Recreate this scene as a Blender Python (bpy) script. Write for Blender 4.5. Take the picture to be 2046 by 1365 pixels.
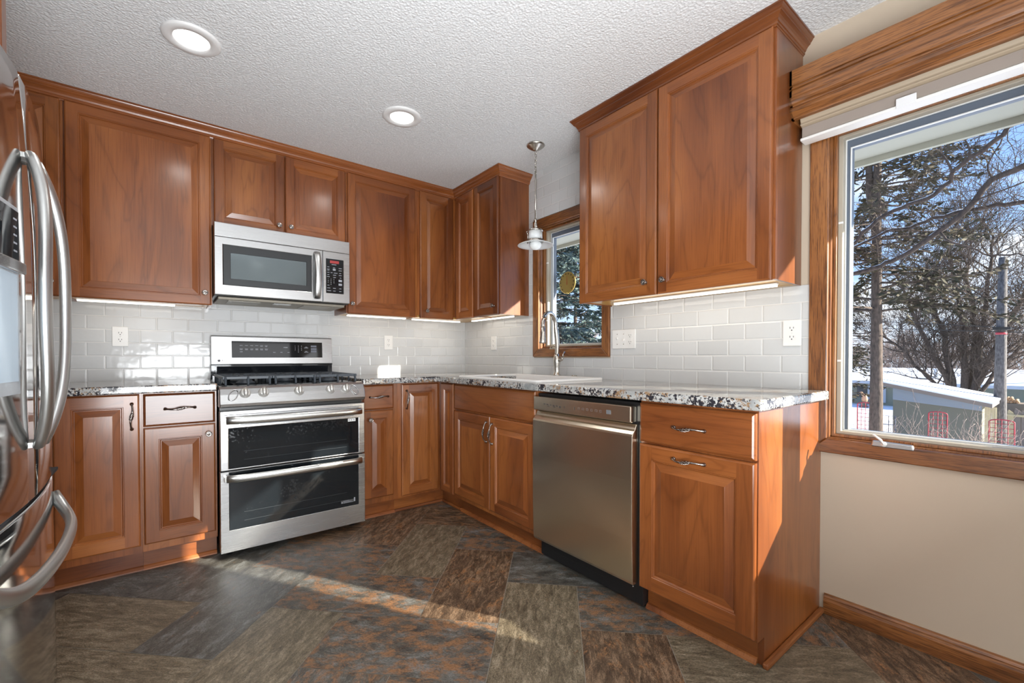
import bpy, bmesh, math, random
from mathutils import Vector, Matrix
for o in list(bpy.data.objects): bpy.data.objects.remove(o)
SC = bpy.context.scene; COL = SC.collection
PI = math.pi

# ------------------------------------------------------------------ camera
YAW, TILT = 0.6594, -0.0131
cd = bpy.data.cameras.new('camera'); cam = bpy.data.objects.new('camera', cd); COL.objects.link(cam)
cd.sensor_width = 36; cd.lens = 875.17/2046*36
cd.shift_x = (1023-1007.5)/2046; cd.shift_y = (724.2-682.5)/2046
cd.clip_start = .02; cd.clip_end = 400
s, c = math.sin(YAW), math.cos(YAW); st, ct = math.sin(TILT), math.cos(TILT)
R = Vector((c, -s, 0)); F = Vector((s*ct, c*ct, st)); U = Vector((-s*st, -c*st, ct))
cam.matrix_world = Matrix(((R.x, U.x, -F.x, -2.1684), (R.y, U.y, -F.y, -3.3811), (R.z, U.z, -F.z, 1.0669), (0, 0, 0, 1)))
SC.camera = cam
vs = SC.view_settings; vs.view_transform = 'Standard'; vs.look = 'None'; vs.exposure = -0.36; vs.gamma = 1; vs.use_curve_mapping = False

# ------------------------------------------------------------------ sky, sun, added fill lamps
def build_world():
    w = bpy.data.worlds.new('sky'); SC.world = w; w.use_nodes = True
    n = w.node_tree.nodes; l = w.node_tree.links; n.clear()
    out = n.new('ShaderNodeOutputWorld'); bg = n.new('ShaderNodeBackground')
    tc = n.new('ShaderNodeTexCoord'); sp = n.new('ShaderNodeSeparateXYZ'); l.new(tc.outputs['Generated'], sp.inputs[0])
    cr = n.new('ShaderNodeValToRGB'); l.new(sp.outputs['Z'], cr.inputs[0])
    e = cr.color_ramp.elements; e[0].position = 0; e[0].color = (.72, .84, 1, 1); e[1].position = .5; e[1].color = (.16, .36, .86, 1)
    m = e.new(.15); m.color = (.42, .64, 1, 1)
    mp = n.new('ShaderNodeMapping'); mp.inputs['Scale'].default_value = (1, 1, 3.2); l.new(tc.outputs['Generated'], mp.inputs[0])
    nz = n.new('ShaderNodeTexNoise'); nz.inputs['Scale'].default_value = 3.4; nz.inputs['Detail'].default_value = 6; l.new(mp.outputs[0], nz.inputs[0])
    c2 = n.new('ShaderNodeValToRGB'); l.new(nz.outputs['Fac'], c2.inputs[0])
    c2.color_ramp.elements[0].position = .53; c2.color_ramp.elements[1].position = .68
    mx = n.new('ShaderNodeMix'); mx.data_type = 'RGBA'; l.new(c2.outputs[0], mx.inputs[0]); l.new(cr.outputs[0], mx.inputs[6]); mx.inputs[7].default_value = (.9, .93, 1, 1)
    l.new(mx.outputs[2], bg.inputs[0]); bg.inputs[1].default_value = 1.75; l.new(bg.outputs[0], out.inputs[0])
build_world()
def lamp(name, kind, energy, loc, direction, color=(1, 1, 1), **kw):
    d = bpy.data.lights.new(name, kind); d.energy = energy; d.color = color
    for k, v in kw.items(): setattr(d, k, v)
    o = bpy.data.objects.new(name, d); COL.objects.link(o); o.location = loc
    o.rotation_euler = Vector(direction).to_track_quat('-Z', 'Y').to_euler(); return o
SUN = Vector((-1, 1.62, -.69))
lamp('sun', 'SUN', 24.0, (8, -12, 8), SUN, (1, .93, .80), angle=math.radians(.55))
lamp('added_fill_rear', 'AREA', 45, (-1.5, -6.15, 1.35), (0, 1, 0), (.93, .96, 1), shape='RECTANGLE', size=2.6, size_y=1.9)  # added fill lamp, the rear wall behind it has no window
lamp('added_fill_side', 'AREA', 16, (-.06, -5.3, 1.3), (-1, 0, 0), (.90, .95, 1), shape='RECTANGLE', size=1.1, size_y=1.3)  # added fill lamp, the right wall has no opening at this spot
lamp('added_fill_up', 'AREA', 105, (-2.0, -3.7, .75), (-.1, 1.0, 1), (.93, .97, 1), shape='DISK', size=1.2)  # added soft lamp aimed at ceiling and back, no such fixture in the room
DOWN_W, BAR_W = 5.0, .8

# ------------------------------------------------------------------ materials
def srgb(r, g, b):
    f = lambda v: (v/255/12.92) if v/255 <= .04045 else ((v/255+.055)/1.055)**2.4
    return (f(r), f(g), f(b), 1)
def mat(name, col=(.5, .5, .5), rough=.5, metal=0, **kw):
    m = bpy.data.materials.new(name); m.use_nodes = True
    p = m.node_tree.nodes['Principled BSDF']
    p.inputs['Base Color'].default_value = (*col[:3], 1); p.inputs['Roughness'].default_value = rough; p.inputs['Metallic'].default_value = metal
    for k, v in kw.items(): p.inputs[k].default_value = v
    return m
def N(m, t, **kw):
    n = m.node_tree.nodes.new(t)
    for k, v in kw.items():
        if k[0] == '_': setattr(n, k[1:], v)
        else: n.inputs[k].default_value = v
    return n
def L(m, a, b): m.node_tree.links.new(a, b)
def P(m): return m.node_tree.nodes['Principled BSDF']
def ramp(m, src, stops, interp='LINEAR'):
    n = N(m, 'ShaderNodeValToRGB'); cr = n.color_ramp; cr.interpolation = interp
    while len(cr.elements) < len(stops): cr.elements.new(.5)
    for e, (p, col) in zip(cr.elements, stops): e.position = p; e.color = (*col[:3], 1)
    L(m, src, n.inputs[0]); return n
def coords(m, scale=(1, 1, 1), rnd=True, src='Object', rot=(0, 0, 0)):
    tc = N(m, 'ShaderNodeTexCoord'); mp = N(m, 'ShaderNodeMapping'); mp.inputs['Scale'].default_value = scale; mp.inputs['Rotation'].default_value = rot
    L(m, tc.outputs[src], mp.inputs[0])
    if rnd:
        oi = N(m, 'ShaderNodeObjectInfo'); cx = N(m, 'ShaderNodeCombineXYZ'); mu = N(m, 'ShaderNodeMath', _operation='MULTIPLY'); mu.inputs[1].default_value = 37.0
        L(m, oi.outputs['Random'], mu.inputs[0])
        for i in range(3): L(m, mu.outputs[0], cx.inputs[i])
        L(m, cx.outputs[0], mp.inputs['Location'])
    return mp.outputs[0]
def bump(m, h, strength=.3, dist=.002):
    b = N(m, 'ShaderNodeBump', Strength=strength, Distance=dist); L(m, h, b.inputs['Height']); L(m, b.outputs[0], P(m).inputs['Normal']); return b
def mixc(m, fac, a, b, mode='MIX'):
    x = N(m, 'ShaderNodeMix', _data_type='RGBA', _blend_type=mode)
    for v, i in ((fac, 0), (a, 6), (b, 7)):
        if hasattr(v, 'links'): L(m, v, x.inputs[i])
        else: x.inputs[i].default_value = v if i == 0 else (*v[:3], 1)
    return x.outputs[2]

def wood(name, axis, base, dark, light, fine=1.0, pores=0.0, rough=.28, coat=.35, figure=1.0):
    m = mat(name, base, rough); P(m).inputs['Coat Weight'].default_value = coat; P(m).inputs['Coat Roughness'].default_value = .16
    def sc(a, b):
        v = [a, a, a]; v['xyz'.index(axis)] = b; return v
    w = N(m, 'ShaderNodeTexNoise', Scale=1.0, Detail=3.0, Distortion=.6); L(m, coords(m, sc(5*figure, 1.0*figure)), w.inputs[0])
    mu = N(m, 'ShaderNodeMath', _operation='MULTIPLY'); mu.inputs[1].default_value = 14; L(m, w.outputs['Fac'], mu.inputs[0])
    fr = N(m, 'ShaderNodeMath', _operation='PINGPONG'); fr.inputs[1].default_value = 1.0; L(m, mu.outputs[0], fr.inputs[0])
    f = N(m, 'ShaderNodeTexNoise', Scale=1.0, Detail=5.0, Roughness=.65); L(m, coords(m, sc(160*fine, 5*fine)), f.inputs[0])
    b = N(m, 'ShaderNodeTexNoise', Scale=1.0, Detail=2.0); L(m, coords(m, sc(3.2, .8)), b.inputs[0])
    c1 = ramp(m, b.outputs['Fac'], [(.3, dark), (.52, base), (.72, light)])
    rg = ramp(m, fr.outputs[0], [(0, (.62, .56, .50)), (.22, (.95, .93, .92)), (1, (1.10, 1.10, 1.10))])
    c2 = mixc(m, .55 if pores == 0 else .9, c1.outputs[0], rg.outputs[0], 'MULTIPLY')
    fg = ramp(m, f.outputs['Fac'], [(.32, (.72, .66, .6)), (.5, (1, 1, 1)), (.75, (1.12, 1.12, 1.12))])
    c3 = mixc(m, .75, c2, fg.outputs[0], 'MULTIPLY')
    if pores:
        p = N(m, 'ShaderNodeTexNoise', Scale=1.0, Detail=3.0, Roughness=.7); L(m, coords(m, sc(260, 9)), p.inputs[0])
        pg = ramp(m, p.outputs['Fac'], [(.40, (.28, .22, .18)), (.50, (1, 1, 1))])
        c3 = mixc(m, pores, c3, pg.outputs[0], 'MULTIPLY')
        bump(m, p.outputs['Fac'], .25, .001)
    oi = N(m, 'ShaderNodeObjectInfo'); hv = N(m, 'ShaderNodeHueSaturation')
    mr = N(m, 'ShaderNodeMapRange'); mr.inputs[3].default_value = .84; mr.inputs[4].default_value = 1.14
    L(m, oi.outputs['Random'], mr.inputs[0]); L(m, mr.outputs[0], hv.inputs['Value']); L(m, c3, hv.inputs['Color'])
    L(m, hv.outputs[0], P(m).inputs['Base Color']); return m
CB, CDK, CLT = (.240, .073, .018), (.120, .031, .008), (.34, .118, .030)
cherry_z = wood('cherry wood upright grain', 'z', CB, CDK, CLT)
cherry_shoe = wood('cherry shoe molding', 'x', CB, CDK, CLT, rough=.55, coat=0)
cherry_x = wood('cherry wood lengthwise grain', 'x', CB, CDK, CLT)
cherry_y = wood('cherry wood crosswise grain', 'y', CB, CDK, CLT)
OB, OD, OL = (.26, .098, .026), (.18, .062, .016), (.34, .14, .040)
oak_x = wood('stained oak lengthwise', 'x', OB, OD, OL, pores=.75, rough=.35)
oak_y = wood('stained oak crosswise', 'y', OB, OD, OL, pores=.75, rough=.35)
oak_z = wood('stained oak upright', 'z', OB, OD, OL, pores=.75, rough=.35)
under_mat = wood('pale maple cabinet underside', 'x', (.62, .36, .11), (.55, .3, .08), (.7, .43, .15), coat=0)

def steel(name, axis, col=(.53, .53, .53), rough=.24, streak=.04, bmp=True):
    m = mat(name, col, rough, 1.0)
    v = [700, 700, 700]; v['xyz'.index(axis)] = 3
    if not bmp: return m
    n = N(m, 'ShaderNodeTexNoise', Scale=1.0, Detail=2.0); L(m, coords(m, v), n.inputs[0])
    r = ramp(m, n.outputs['Fac'], [(.3, (rough-streak*.5,)*3), (.7, (rough+streak,)*3)]); L(m, r.outputs[0], P(m).inputs['Roughness'])
    if bmp: bump(m, n.outputs['Fac'], .012, .0002)
    return m
steel_x = steel('brushed stainless steel', 'x')
steel_dw = steel('warm brushed stainless steel', 'z', (.80, .71, .57), .27, .02, False)
steel_fr = steel('polished stainless steel', 'z', (.62, .61, .60), .085, .02, False)
steel_hd = steel('satin steel handle', 'z', (.60, .61, .60), .36, 0, False)
steel_hx = steel('satin steel oven handle', 'x', (.64, .64, .62), .24, 0, False)
nickel = steel('brushed nickel', 'z', (.60, .57, .52), .26, 0, False)
chrome = mat('chrome', (.75, .75, .75), .08, 1)
pewter = mat('dark pewter', (.30, .27, .25), .22, 1)
black_gloss = mat('black glass', (.006, .007, .009), .04)
black_plastic = mat('black plastic', (.012, .012, .013), .35)
cast_iron = mat('cast iron', (.055, .066, .08), .42)
enamel_black = mat('black enamel', (.012, .014, .018), .16)
oven_glass = mat('smoked oven glass', (.006, .008, .010), .03)
def _dirty(m):
    n = N(m, 'ShaderNodeTexNoise', Scale=90, Detail=4.0); L(m, coords(m), n.inputs[0])
    b = N(m, 'ShaderNodeTexNoise', Scale=7, Detail=2.0); L(m, coords(m), b.inputs[0])
    mu = N(m, 'ShaderNodeMath', _operation='MULTIPLY'); L(m, n.outputs['Fac'], mu.inputs[0]); L(m, b.outputs['Fac'], mu.inputs[1])
    r = ramp(m, mu.outputs[0], [(.27, (.03,)*3), (.42, (.28,)*3)]); L(m, r.outputs[0], P(m).inputs['Roughness'])
_dirty(oven_glass); _dirty(enamel_black)
mw_glass = mat('microwave door glass', (.16, .19, .20), .10, .55)
mw_frame = mat('charcoal microwave door frame', (.018, .02, .022), .32)
mark_white = mat('white printed lettering', (.6, .62, .64), .5)
mark_dim = mat('grey printed lettering', (.30, .31, .34), .5)
mark_dark = mat('dark printed lettering', (.05, .05, .05), .5)
logo_grey = mat('grey printed logo', (.16, .16, .17), .4)
def emis(name, col, s):
    m = mat(name, col, .4); P(m).inputs['Emission Color'].default_value = (*col, 1); P(m).inputs['Emission Strength'].default_value = s; return m
led_red = emis('red clock display', (.30, .03, .03), .25)
lens_glow = emis('lit diffuser', (1, .98, .95), 4.0)
bar_glow = emis('lit LED strip', (1, .95, .86), 3.5)
white_plastic = mat('white plastic', (.80, .79, .77), .35)
white_trim = mat('white painted metal trim', (.78, .77, .76), .4)
sink_white = mat('white composite sink', (.83, .82, .80), .25)
knob_metal = mat('satin steel knob', (.72, .71, .68), .34, .55)
rubber = mat('dark rubber seal', (.02, .022, .026), .6)
def tile_mat(name, ua, off):
    m = mat(name, (.7, .7, .7), .10)
    P(m).inputs['Coat Weight'].default_value = .2
    tc = N(m, 'ShaderNodeTexCoord'); sp = N(m, 'ShaderNodeSeparateXYZ'); L(m, tc.outputs['Object'], sp.inputs[0]); cx = N(m, 'ShaderNodeCombineXYZ')
    a = N(m, 'ShaderNodeMath', _operation='ADD'); a.inputs[1].default_value = off[0]; L(m, sp.outputs[ua], a.inputs[0]); L(m, a.outputs[0], cx.inputs[0])
    b = N(m, 'ShaderNodeMath', _operation='ADD'); b.inputs[1].default_value = off[1]; L(m, sp.outputs['Z'], b.inputs[0]); L(m, b.outputs[0], cx.inputs[1])
    def brick(ms, sm):
        t = N(m, 'ShaderNodeTexBrick', _offset=.5, _offset_frequency=2, Scale=1.0); L(m, cx.outputs[0], t.inputs[0])
        t.inputs['Mortar Size'].default_value = ms; t.inputs['Mortar Smooth'].default_value = sm; t.inputs['Brick Width'].default_value = .1545; t.inputs['Row Height'].default_value = .0762
        t.inputs['Color1'].default_value = (.585, .59, .59, 1); t.inputs['Color2'].default_value = (.64, .645, .645, 1); t.inputs['Mortar'].default_value = (.74, .73, .71, 1); return t
    t = brick(.0016, .1); L(m, t.outputs['Color'], P(m).inputs['Base Color'])
    e = brick(.0065, 1.0)
    n = N(m, 'ShaderNodeTexNoise', Scale=14, Detail=2.0); L(m, cx.outputs[0], n.inputs[0])
    mu = N(m, 'ShaderNodeMath', _operation='MULTIPLY'); mu.inputs[1].default_value = .9; L(m, n.outputs['Fac'], mu.inputs[0])
    su = N(m, 'ShaderNodeMath', _operation='SUBTRACT'); L(m, mu.outputs[0], su.inputs[0]); L(m, e.outputs['Fac'], su.inputs[1])
    bump(m, su.outputs[0], .55, .0035); return m
tile_back = tile_mat('white glazed subway tile', 'X', (5*.1545+.02+.1, -.920+.0762*4))
tile_right = tile_mat('white glazed subway tile side wall', 'Y', (2.288+20*.1545, -.920+.0762*4))
def paint(name, col, sc=220, st=.08, d=.0006):
    m = mat(name, col, .6); n = N(m, 'ShaderNodeTexNoise', Scale=sc, Detail=2.0); L(m, coords(m), n.inputs[0]); bump(m, n.outputs['Fac'], st, d); return m
wall_beige = paint('warm beige wall paint', (.58, .48, .37))
wall_white = paint('soft white wall paint', (.66, .65, .62))
def ceiling_mat():
    m = mat('textured popcorn ceiling', (.7, .7, .7), .9)
    n = N(m, 'ShaderNodeTexNoise', Scale=120, Detail=3.0, Roughness=.6); L(m, coords(m), n.inputs[0])
    v = N(m, 'ShaderNodeTexVoronoi', Scale=95); L(m, coords(m), v.inputs[0])
    a = N(m, 'ShaderNodeMath', _operation='SUBTRACT'); L(m, n.outputs['Fac'], a.inputs[0]); L(m, v.outputs['Distance'], a.inputs[1])
    r = ramp(m, a.outputs[0], [(.0, (.74, .745, .75)), (.5, (.92, .925, .93))]); L(m, r.outputs[0], P(m).inputs['Base Color'])
    bump(m, a.outputs[0], .6, .005); return m
ceil_mat = ceiling_mat()
def granite():
    m = mat('speckled granite', (.6, .6, .58), .07)
    co = coords(m, rnd=False)
    n1 = N(m, 'ShaderNodeTexNoise', Scale=105, Detail=5.0, Roughness=.6); L(m, co, n1.inputs[0])
    n2 = N(m, 'ShaderNodeTexNoise', Scale=9, Detail=3.0, Distortion=1.2); L(m, co, n2.inputs[0])
    n3 = N(m, 'ShaderNodeTexNoise', Scale=55, Detail=4.0, Roughness=.7); L(m, coords(m, (1.3, 1.3, 1.3), False), n3.inputs[0])
    n4 = N(m, 'ShaderNodeTexNoise', Scale=5, Detail=2.0, Distortion=.8); L(m, coords(m, (1, 1.4, 1), False), n4.inputs[0])
    base = ramp(m, n2.outputs['Fac'], [(.35, (.25, .26, .26)), (.5, (.42, .415, .40)), (.65, (.58, .57, .55))]).outputs[0]
    a = N(m, 'ShaderNodeMath', _operation='MULTIPLY_ADD'); L(m, n2.outputs['Fac'], a.inputs[0]); a.inputs[1].default_value = -.75; L(m, n1.outputs['Fac'], a.inputs[2])
    dk = ramp(m, a.outputs[0], [(.05, (1, 1, 1)), (.10, (0, 0, 0))]).outputs[0]
    b = N(m, 'ShaderNodeMath', _operation='MULTIPLY_ADD'); L(m, n4.outputs['Fac'], b.inputs[0]); b.inputs[1].default_value = .7; L(m, n3.outputs['Fac'], b.inputs[2])
    br = ramp(m, b.outputs[0], [(.89, (0, 0, 0)), (.97, (1, 1, 1))]).outputs[0]
    c1 = mixc(m, br, base, (.27, .165, .09)); c2 = mixc(m, dk, c1, (.03, .028, .034))
    L(m, c2, P(m).inputs['Base Color']); bump(m, n1.outputs['Fac'], .05, .0004); return m
granite_m = granite()
def floor_tile():
    m = mat('slate look floor tile', (.1, .1, .1), .32)
    at = N(m, 'ShaderNodeAttribute', _attribute_name='tid'); uv = N(m, 'ShaderNodeUVMap', _uv_map='UVMap')
    sc = N(m, 'ShaderNodeVectorMath', _operation='SCALE'); L(m, at.outputs['Color'], sc.inputs[0]); sc.inputs['Scale'].default_value = 40
    ad = N(m, 'ShaderNodeVectorMath', _operation='ADD'); L(m, uv.outputs[0], ad.inputs[0]); L(m, sc.outputs[0], ad.inputs[1])
    sp = N(m, 'ShaderNodeSeparateColor'); L(m, at.outputs['Color'], sp.inputs[0])
    def nz(scale, st, det=5.0, dist=0.0, rough=.6):
        mp = N(m, 'ShaderNodeMapping'); mp.inputs['Scale'].default_value = st; mp.inputs['Rotation'].default_value = (0, 0, .75); L(m, ad.outputs[0], mp.inputs[0])
        n = N(m, 'ShaderNodeTexNoise', Scale=scale, Detail=det, Distortion=dist, Roughness=rough); L(m, mp.outputs[0], n.inputs[0]); return n.outputs['Fac']
    big = nz(9, (1, 2.2, 1), 10.0, .4, .76); streak = nz(20, (.6, 2.0, 1), 9.0, .5, .78); fine = nz(160, (1, 2, 1), 4.0); rust = nz(12, (1, 1.7, 1), 10.0, .3, .8)
    olive = ramp(m, streak, [(.34, (.045, .037, .026)), (.5, (.098, .082, .058)), (.66, (.19, .165, .125))]).outputs[0]
    slate = ramp(m, big, [(.34, (.018, .018, .018)), (.5, (.060, .059, .054)), (.66, (.13, .14, .145))]).outputs[0]
    brown = ramp(m, streak, [(.36, (.026, .017, .012)), (.5, (.074, .049, .032)), (.64, (.18, .125, .085))]).outputs[0]
    rustc = ramp(m, rust, [(.47, (0, 0, 0)), (.58, (1, 1, 1))]).outputs[0]
    sr = mixc(m, rustc, slate, (.155, .082, .042)); 
    rb = ramp(m, rust, [(.54, (0, 0, 0)), (.64, (1, 1, 1))]).outputs[0]
    bb = mixc(m, rb, brown, (.20, .10, .045))
    oo = mixc(m, ramp(m, rust, [(.62, (0, 0, 0)), (.70, (1, 1, 1))]).outputs[0], olive, (.15, .065, .025))
    def gt(v):
        g = N(m, 'ShaderNodeMath', _operation='GREATER_THAN'); g.inputs[1].default_value = v; L(m, sp.outputs['Red'], g.inputs[0]); return g.outputs[0]
    x = mixc(m, gt(.25), oo, sr); x = mixc(m, gt(.5), x, bb); x = mixc(m, gt(.75), x, mixc(m, ramp(m, rust, [(.58, (0, 0, 0)), (.68, (1, 1, 1))]).outputs[0], slate, (.16, .08, .035)))
    fg = ramp(m, fine, [(.32, (.42, .42, .42)), (.62, (1.3, 1.3, 1.3))]).outputs[0]
    x = mixc(m, .8, x, fg, 'MULTIPLY'); x = mixc(m, 1.0, x, (1.5, 1.42, 1.32), 'MULTIPLY'); L(m, x, P(m).inputs['Base Color'])
    h = N(m, 'ShaderNodeMath', _operation='ADD'); L(m, streak, h.inputs[0]); L(m, fine, h.inputs[1]); bump(m, h.outputs[0], .4, .0022)
    r = ramp(m, big, [(.3, (.36,)*3), (.7, (.50,)*3)]); L(m, r.outputs[0], P(m).inputs['Roughness']); return m
tile_m = floor_tile(); grout_m = mat('floor grout', (.26, .24, .20), .8)
def glass(name, tint=(1, 1, 1), refl=.06):
    m = bpy.data.materials.new(name); m.use_nodes = True; m.node_tree.nodes.clear()
    o = N(m, 'ShaderNodeOutputMaterial'); t = N(m, 'ShaderNodeBsdfTransparent'); g = N(m, 'ShaderNodeBsdfGlossy', Roughness=.01); mx = N(m, 'ShaderNodeMixShader')
    t.inputs[0].default_value = (*tint, 1); fr = N(m, 'ShaderNodeFresnel', IOR=1.3); ge = N(m, 'ShaderNodeNewGeometry'); sb = N(m, 'ShaderNodeMath', _operation='SUBTRACT'); sb.inputs[0].default_value = 1; L(m, ge.outputs['Backfacing'], sb.inputs[1]); ml = N(m, 'ShaderNodeMath', _operation='MULTIPLY'); L(m, fr.outputs[0], ml.inputs[0]); L(m, sb.outputs[0], ml.inputs[1]); L(m, ml.outputs[0], mx.inputs[0]); L(m, t.outputs[0], mx.inputs[1]); L(m, g.outputs[0], mx.inputs[2]); L(m, mx.outputs[0], o.inputs[0]); return m
pane_mat = glass('clear window glass', (.97, .98, .98))
alu = mat('champagne window cladding', (.42, .375, .30), .4)
alu_shaded = mat('white window cladding with painted shade', (.13, .16, .21), .45)  # white cladding in shade, the blue-grey shade is put into its colour
vinyl_white = mat('white window bead', (.8, .82, .82), .3)
shade_fabric = mat('taupe pleated fabric', (.52, .45, .40), .8); shade_tan = mat('tan shade headrail', (.50, .40, .29), .5)
opal = mat('opal white glass', (.80, .83, .84), .2); P(opal).inputs['Transmission Weight'].default_value = .15
opal_lit = emis('lit opal bulb', (.85, .88, .88), .12)
soffit_m = mat('grey painted soffit', (.30, .315, .285), .8)
snow = paint('fresh snow', (.86, .88, .92), 8, .2, .02)
def bark(name, col):
    m = mat(name, col, .9); n = N(m, 'ShaderNodeTexNoise', Scale=9, Detail=5.0); L(m, coords(m, (3, 3, 1)), n.inputs[0])
    r = ramp(m, n.outputs['Fac'], [(.3, [v*.5 for v in col]), (.7, [v*1.5 for v in col])]); L(m, r.outputs[0], P(m).inputs['Base Color']); bump(m, n.outputs['Fac'], .6, .02); return m
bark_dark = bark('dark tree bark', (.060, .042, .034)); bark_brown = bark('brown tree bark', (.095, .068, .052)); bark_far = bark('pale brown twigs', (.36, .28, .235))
def leafm(name, a, b):
    m = mat(name, a, .8); n = N(m, 'ShaderNodeTexNoise', Scale=3.5, Detail=3.0); L(m, coords(m), n.inputs[0]); r = ramp(m, n.outputs['Fac'], [(.38, a), (.62, b)]); L(m, r.outputs[0], P(m).inputs['Base Color']); return m
needle = leafm('spruce needles', (.022, .027, .012), (.080, .058, .024)); needle_blue = leafm('blue green pine needles', (.030, .055, .050), (.12, .17, .155))
shed_m = mat('weathered shed siding', (.17, .165, .125), .9); pale_board_m = mat('pale yellow fence boards', (.55, .45, .26), .8); shed_trim = mat('grey brown fascia', (.22, .18, .15), .8)  # pale yellow boards shared by the shed side and the fence
house_m = mat('sage house siding', (.26, .27, .20), .9); dark_win = mat('dark house window', (.03, .035, .04), .1); house_trim = mat('pale house trim', (.50, .54, .58), .7)
red_metal = mat('red painted metal', (.42, .03, .05), .5); tan_m = mat('tan weathered clay', (.62, .33, .19), .7); log_m = mat('cut firewood', (.62, .36, .18), .8); pole_m = bark('grey utility pole wood', (.11, .10, .095))
navy_m = mat('dark blue metal', (.03, .04, .08), .5)
brass_m = mat('aged brass dial', (.45, .33, .10), .45, .5)

# ------------------------------------------------------------------ builders
TB = lambda p: (p[0], -p[2], p[1])        # back wall: a right, b up, c out from wall
TR = lambda p: (-p[2], -p[0], p[1])       # right wall
TF = lambda p: (p[2], p[0], p[1])         # facing +x
TW = lambda p: p
class B:
    def __init__(s, T=TW): s.bm = bmesh.new(); s.T = T
    def v(s, p): return s.bm.verts.new(s.T(p))
    def f(s, vs, m=0, sm=False):
        try:
            q = s.bm.faces.new(vs); q.material_index = m; q.smooth = sm; return q
        except ValueError: return None
    def box(s, a0, a1, b0, b1, c0, c1, m=0):
        V = [s.v((a, b, c_)) for c_ in (c0, c1) for b in (b0, b1) for a in (a0, a1)]
        for q in ((0, 1, 3, 2), (4, 6, 7, 5), (0, 4, 5, 1), (2, 3, 7, 6), (0, 2, 6, 4), (1, 5, 7, 3)): s.f([V[i] for i in q], m)
    def prism(s, poly, lo, hi, axis='c', m=0, sm=False):
        # poly: 2D points in the other two local axes (order a,b / a,c / b,c)
        def mk(p, t): return (p[0], p[1], t) if axis == 'c' else ((p[0], t, p[1]) if axis == 'b' else (t, p[0], p[1]))
        A = [s.v(mk(p, lo)) for p in poly]; Bv = [s.v(mk(p, hi)) for p in poly]; n = len(poly)
        s.f(A[::-1], m); s.f(Bv, m)
        for i in range(n): s.f([A[i], A[(i+1) % n], Bv[(i+1) % n], Bv[i]], m, sm)
    def ring(s, c, ax, r, seg, r2=None, up=None):
        c = Vector(c); ax = Vector(ax).normalized(); u = Vector(up) if up else (Vector((0, 0, 1)) if abs(ax.z) < .9 else Vector((1, 0, 0)))
        x = (u-ax*u.dot(ax)).normalized(); y = ax.cross(x); r2 = r if r2 is None else r2
        return [s.v(tuple(c+x*r*math.cos(t)+y*r2*math.sin(t))) for t in [2*PI*i/seg for i in range(seg)]]
    def tube(s, pts, rad, seg=8, m=0, cap=True, r2=None, up=None, closed=False, sm=True):
        pts = [Vector(p) for p in pts]; n = len(pts)
        rad = rad if isinstance(rad, (list, tuple)) else [rad]*n
        R_ = []
        for i in range(n):
            if closed: d = pts[(i+1) % n]-pts[i-1]
            else: d = pts[min(i+1, n-1)]-pts[max(i-1, 0)]
            if d.length < 1e-9: d = Vector((0, 0, 1))
            k = (r2[i] if isinstance(r2, (list, tuple)) else (r2*rad[i]/max(rad) if r2 else None))
            R_.append(s.ring(pts[i], d, rad[i], seg, k, up))
        for i in range(n if closed else n-1):
            A, Bv = R_[i], R_[(i+1) % n]
            for j in range(seg): s.f([A[j], A[(j+1) % seg], Bv[(j+1) % seg], Bv[j]], m, sm)
        if cap and not closed: s.f(R_[0][::-1], m); s.f(R_[-1], m)
    def lathe(s, prof, c, ax=(0, 0, 1), seg=24, m=0, sm=True):
        # prof: (radius, distance along axis)
        c = Vector(c); a = Vector(ax).normalized(); rs = []
        for r, h in prof:
            rs.append([s.v(tuple(c+a*h))] if r < 1e-6 else s.ring(c+a*h, a, r, seg))
        for A, Bv in zip(rs, rs[1:]):
            for j in range(seg):
                k = (j+1) % seg
                if len(A) == 1 and len(Bv) == 1: continue
                if len(A) == 1: s.f([A[0], Bv[k], Bv[j]], m, sm)
                elif len(Bv) == 1: s.f([A[j], A[k], Bv[0]], m, sm)
                else: s.f([A[j], A[k], Bv[k], Bv[j]], m, sm)
    def done(s, name, mats, parent=None, loc=None, bevel=0, seg=2, fix=True):
        bm = s.bm
        if fix: bmesh.ops.recalc_face_normals(bm, faces=bm.faces)
        me = bpy.data.meshes.new(name); bm.to_mesh(me); bm.free()
        for m_ in (mats if isinstance(mats, (list, tuple)) else [mats]): me.materials.append(m_)
        o = bpy.data.objects.new(name, me); COL.objects.link(o)
        if parent is not None:
            w = wloc(parent); o.parent = parent; me.transform(Matrix.Translation(-w))
        else:
            if loc is None:
                xs = [v.co for v in me.vertices]
                loc = Vector(((min(v.x for v in xs)+max(v.x for v in xs))/2, (min(v.y for v in xs)+max(v.y for v in xs))/2, min(v.z for v in xs)))
            me.transform(Matrix.Translation(-Vector(loc))); o.location = loc
        if bevel:
            b = o.modifiers.new('edge', 'BEVEL'); b.width = bevel; b.segments = seg; b.limit_method = 'ANGLE'; b.angle_limit = math.radians(40); b.harden_normals = False
        return o
def wloc(o):
    v = Vector((0, 0, 0))
    while o is not None: v += o.location; o = o.parent
    return v
def tag(o, label, cat=None, group=None, kind=None):
    if label: o['label'] = label
    if cat: o['category'] = cat
    if group: o['group'] = group
    if kind: o['kind'] = kind
    return o
def thing(name, loc, label, cat, group=None):
    o = bpy.data.objects.new(name, None); COL.objects.link(o); o.location = loc; o.empty_display_size = .1
    return tag(o, label, cat, group)
def structure(o): o['kind'] = 'structure'; return o
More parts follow.
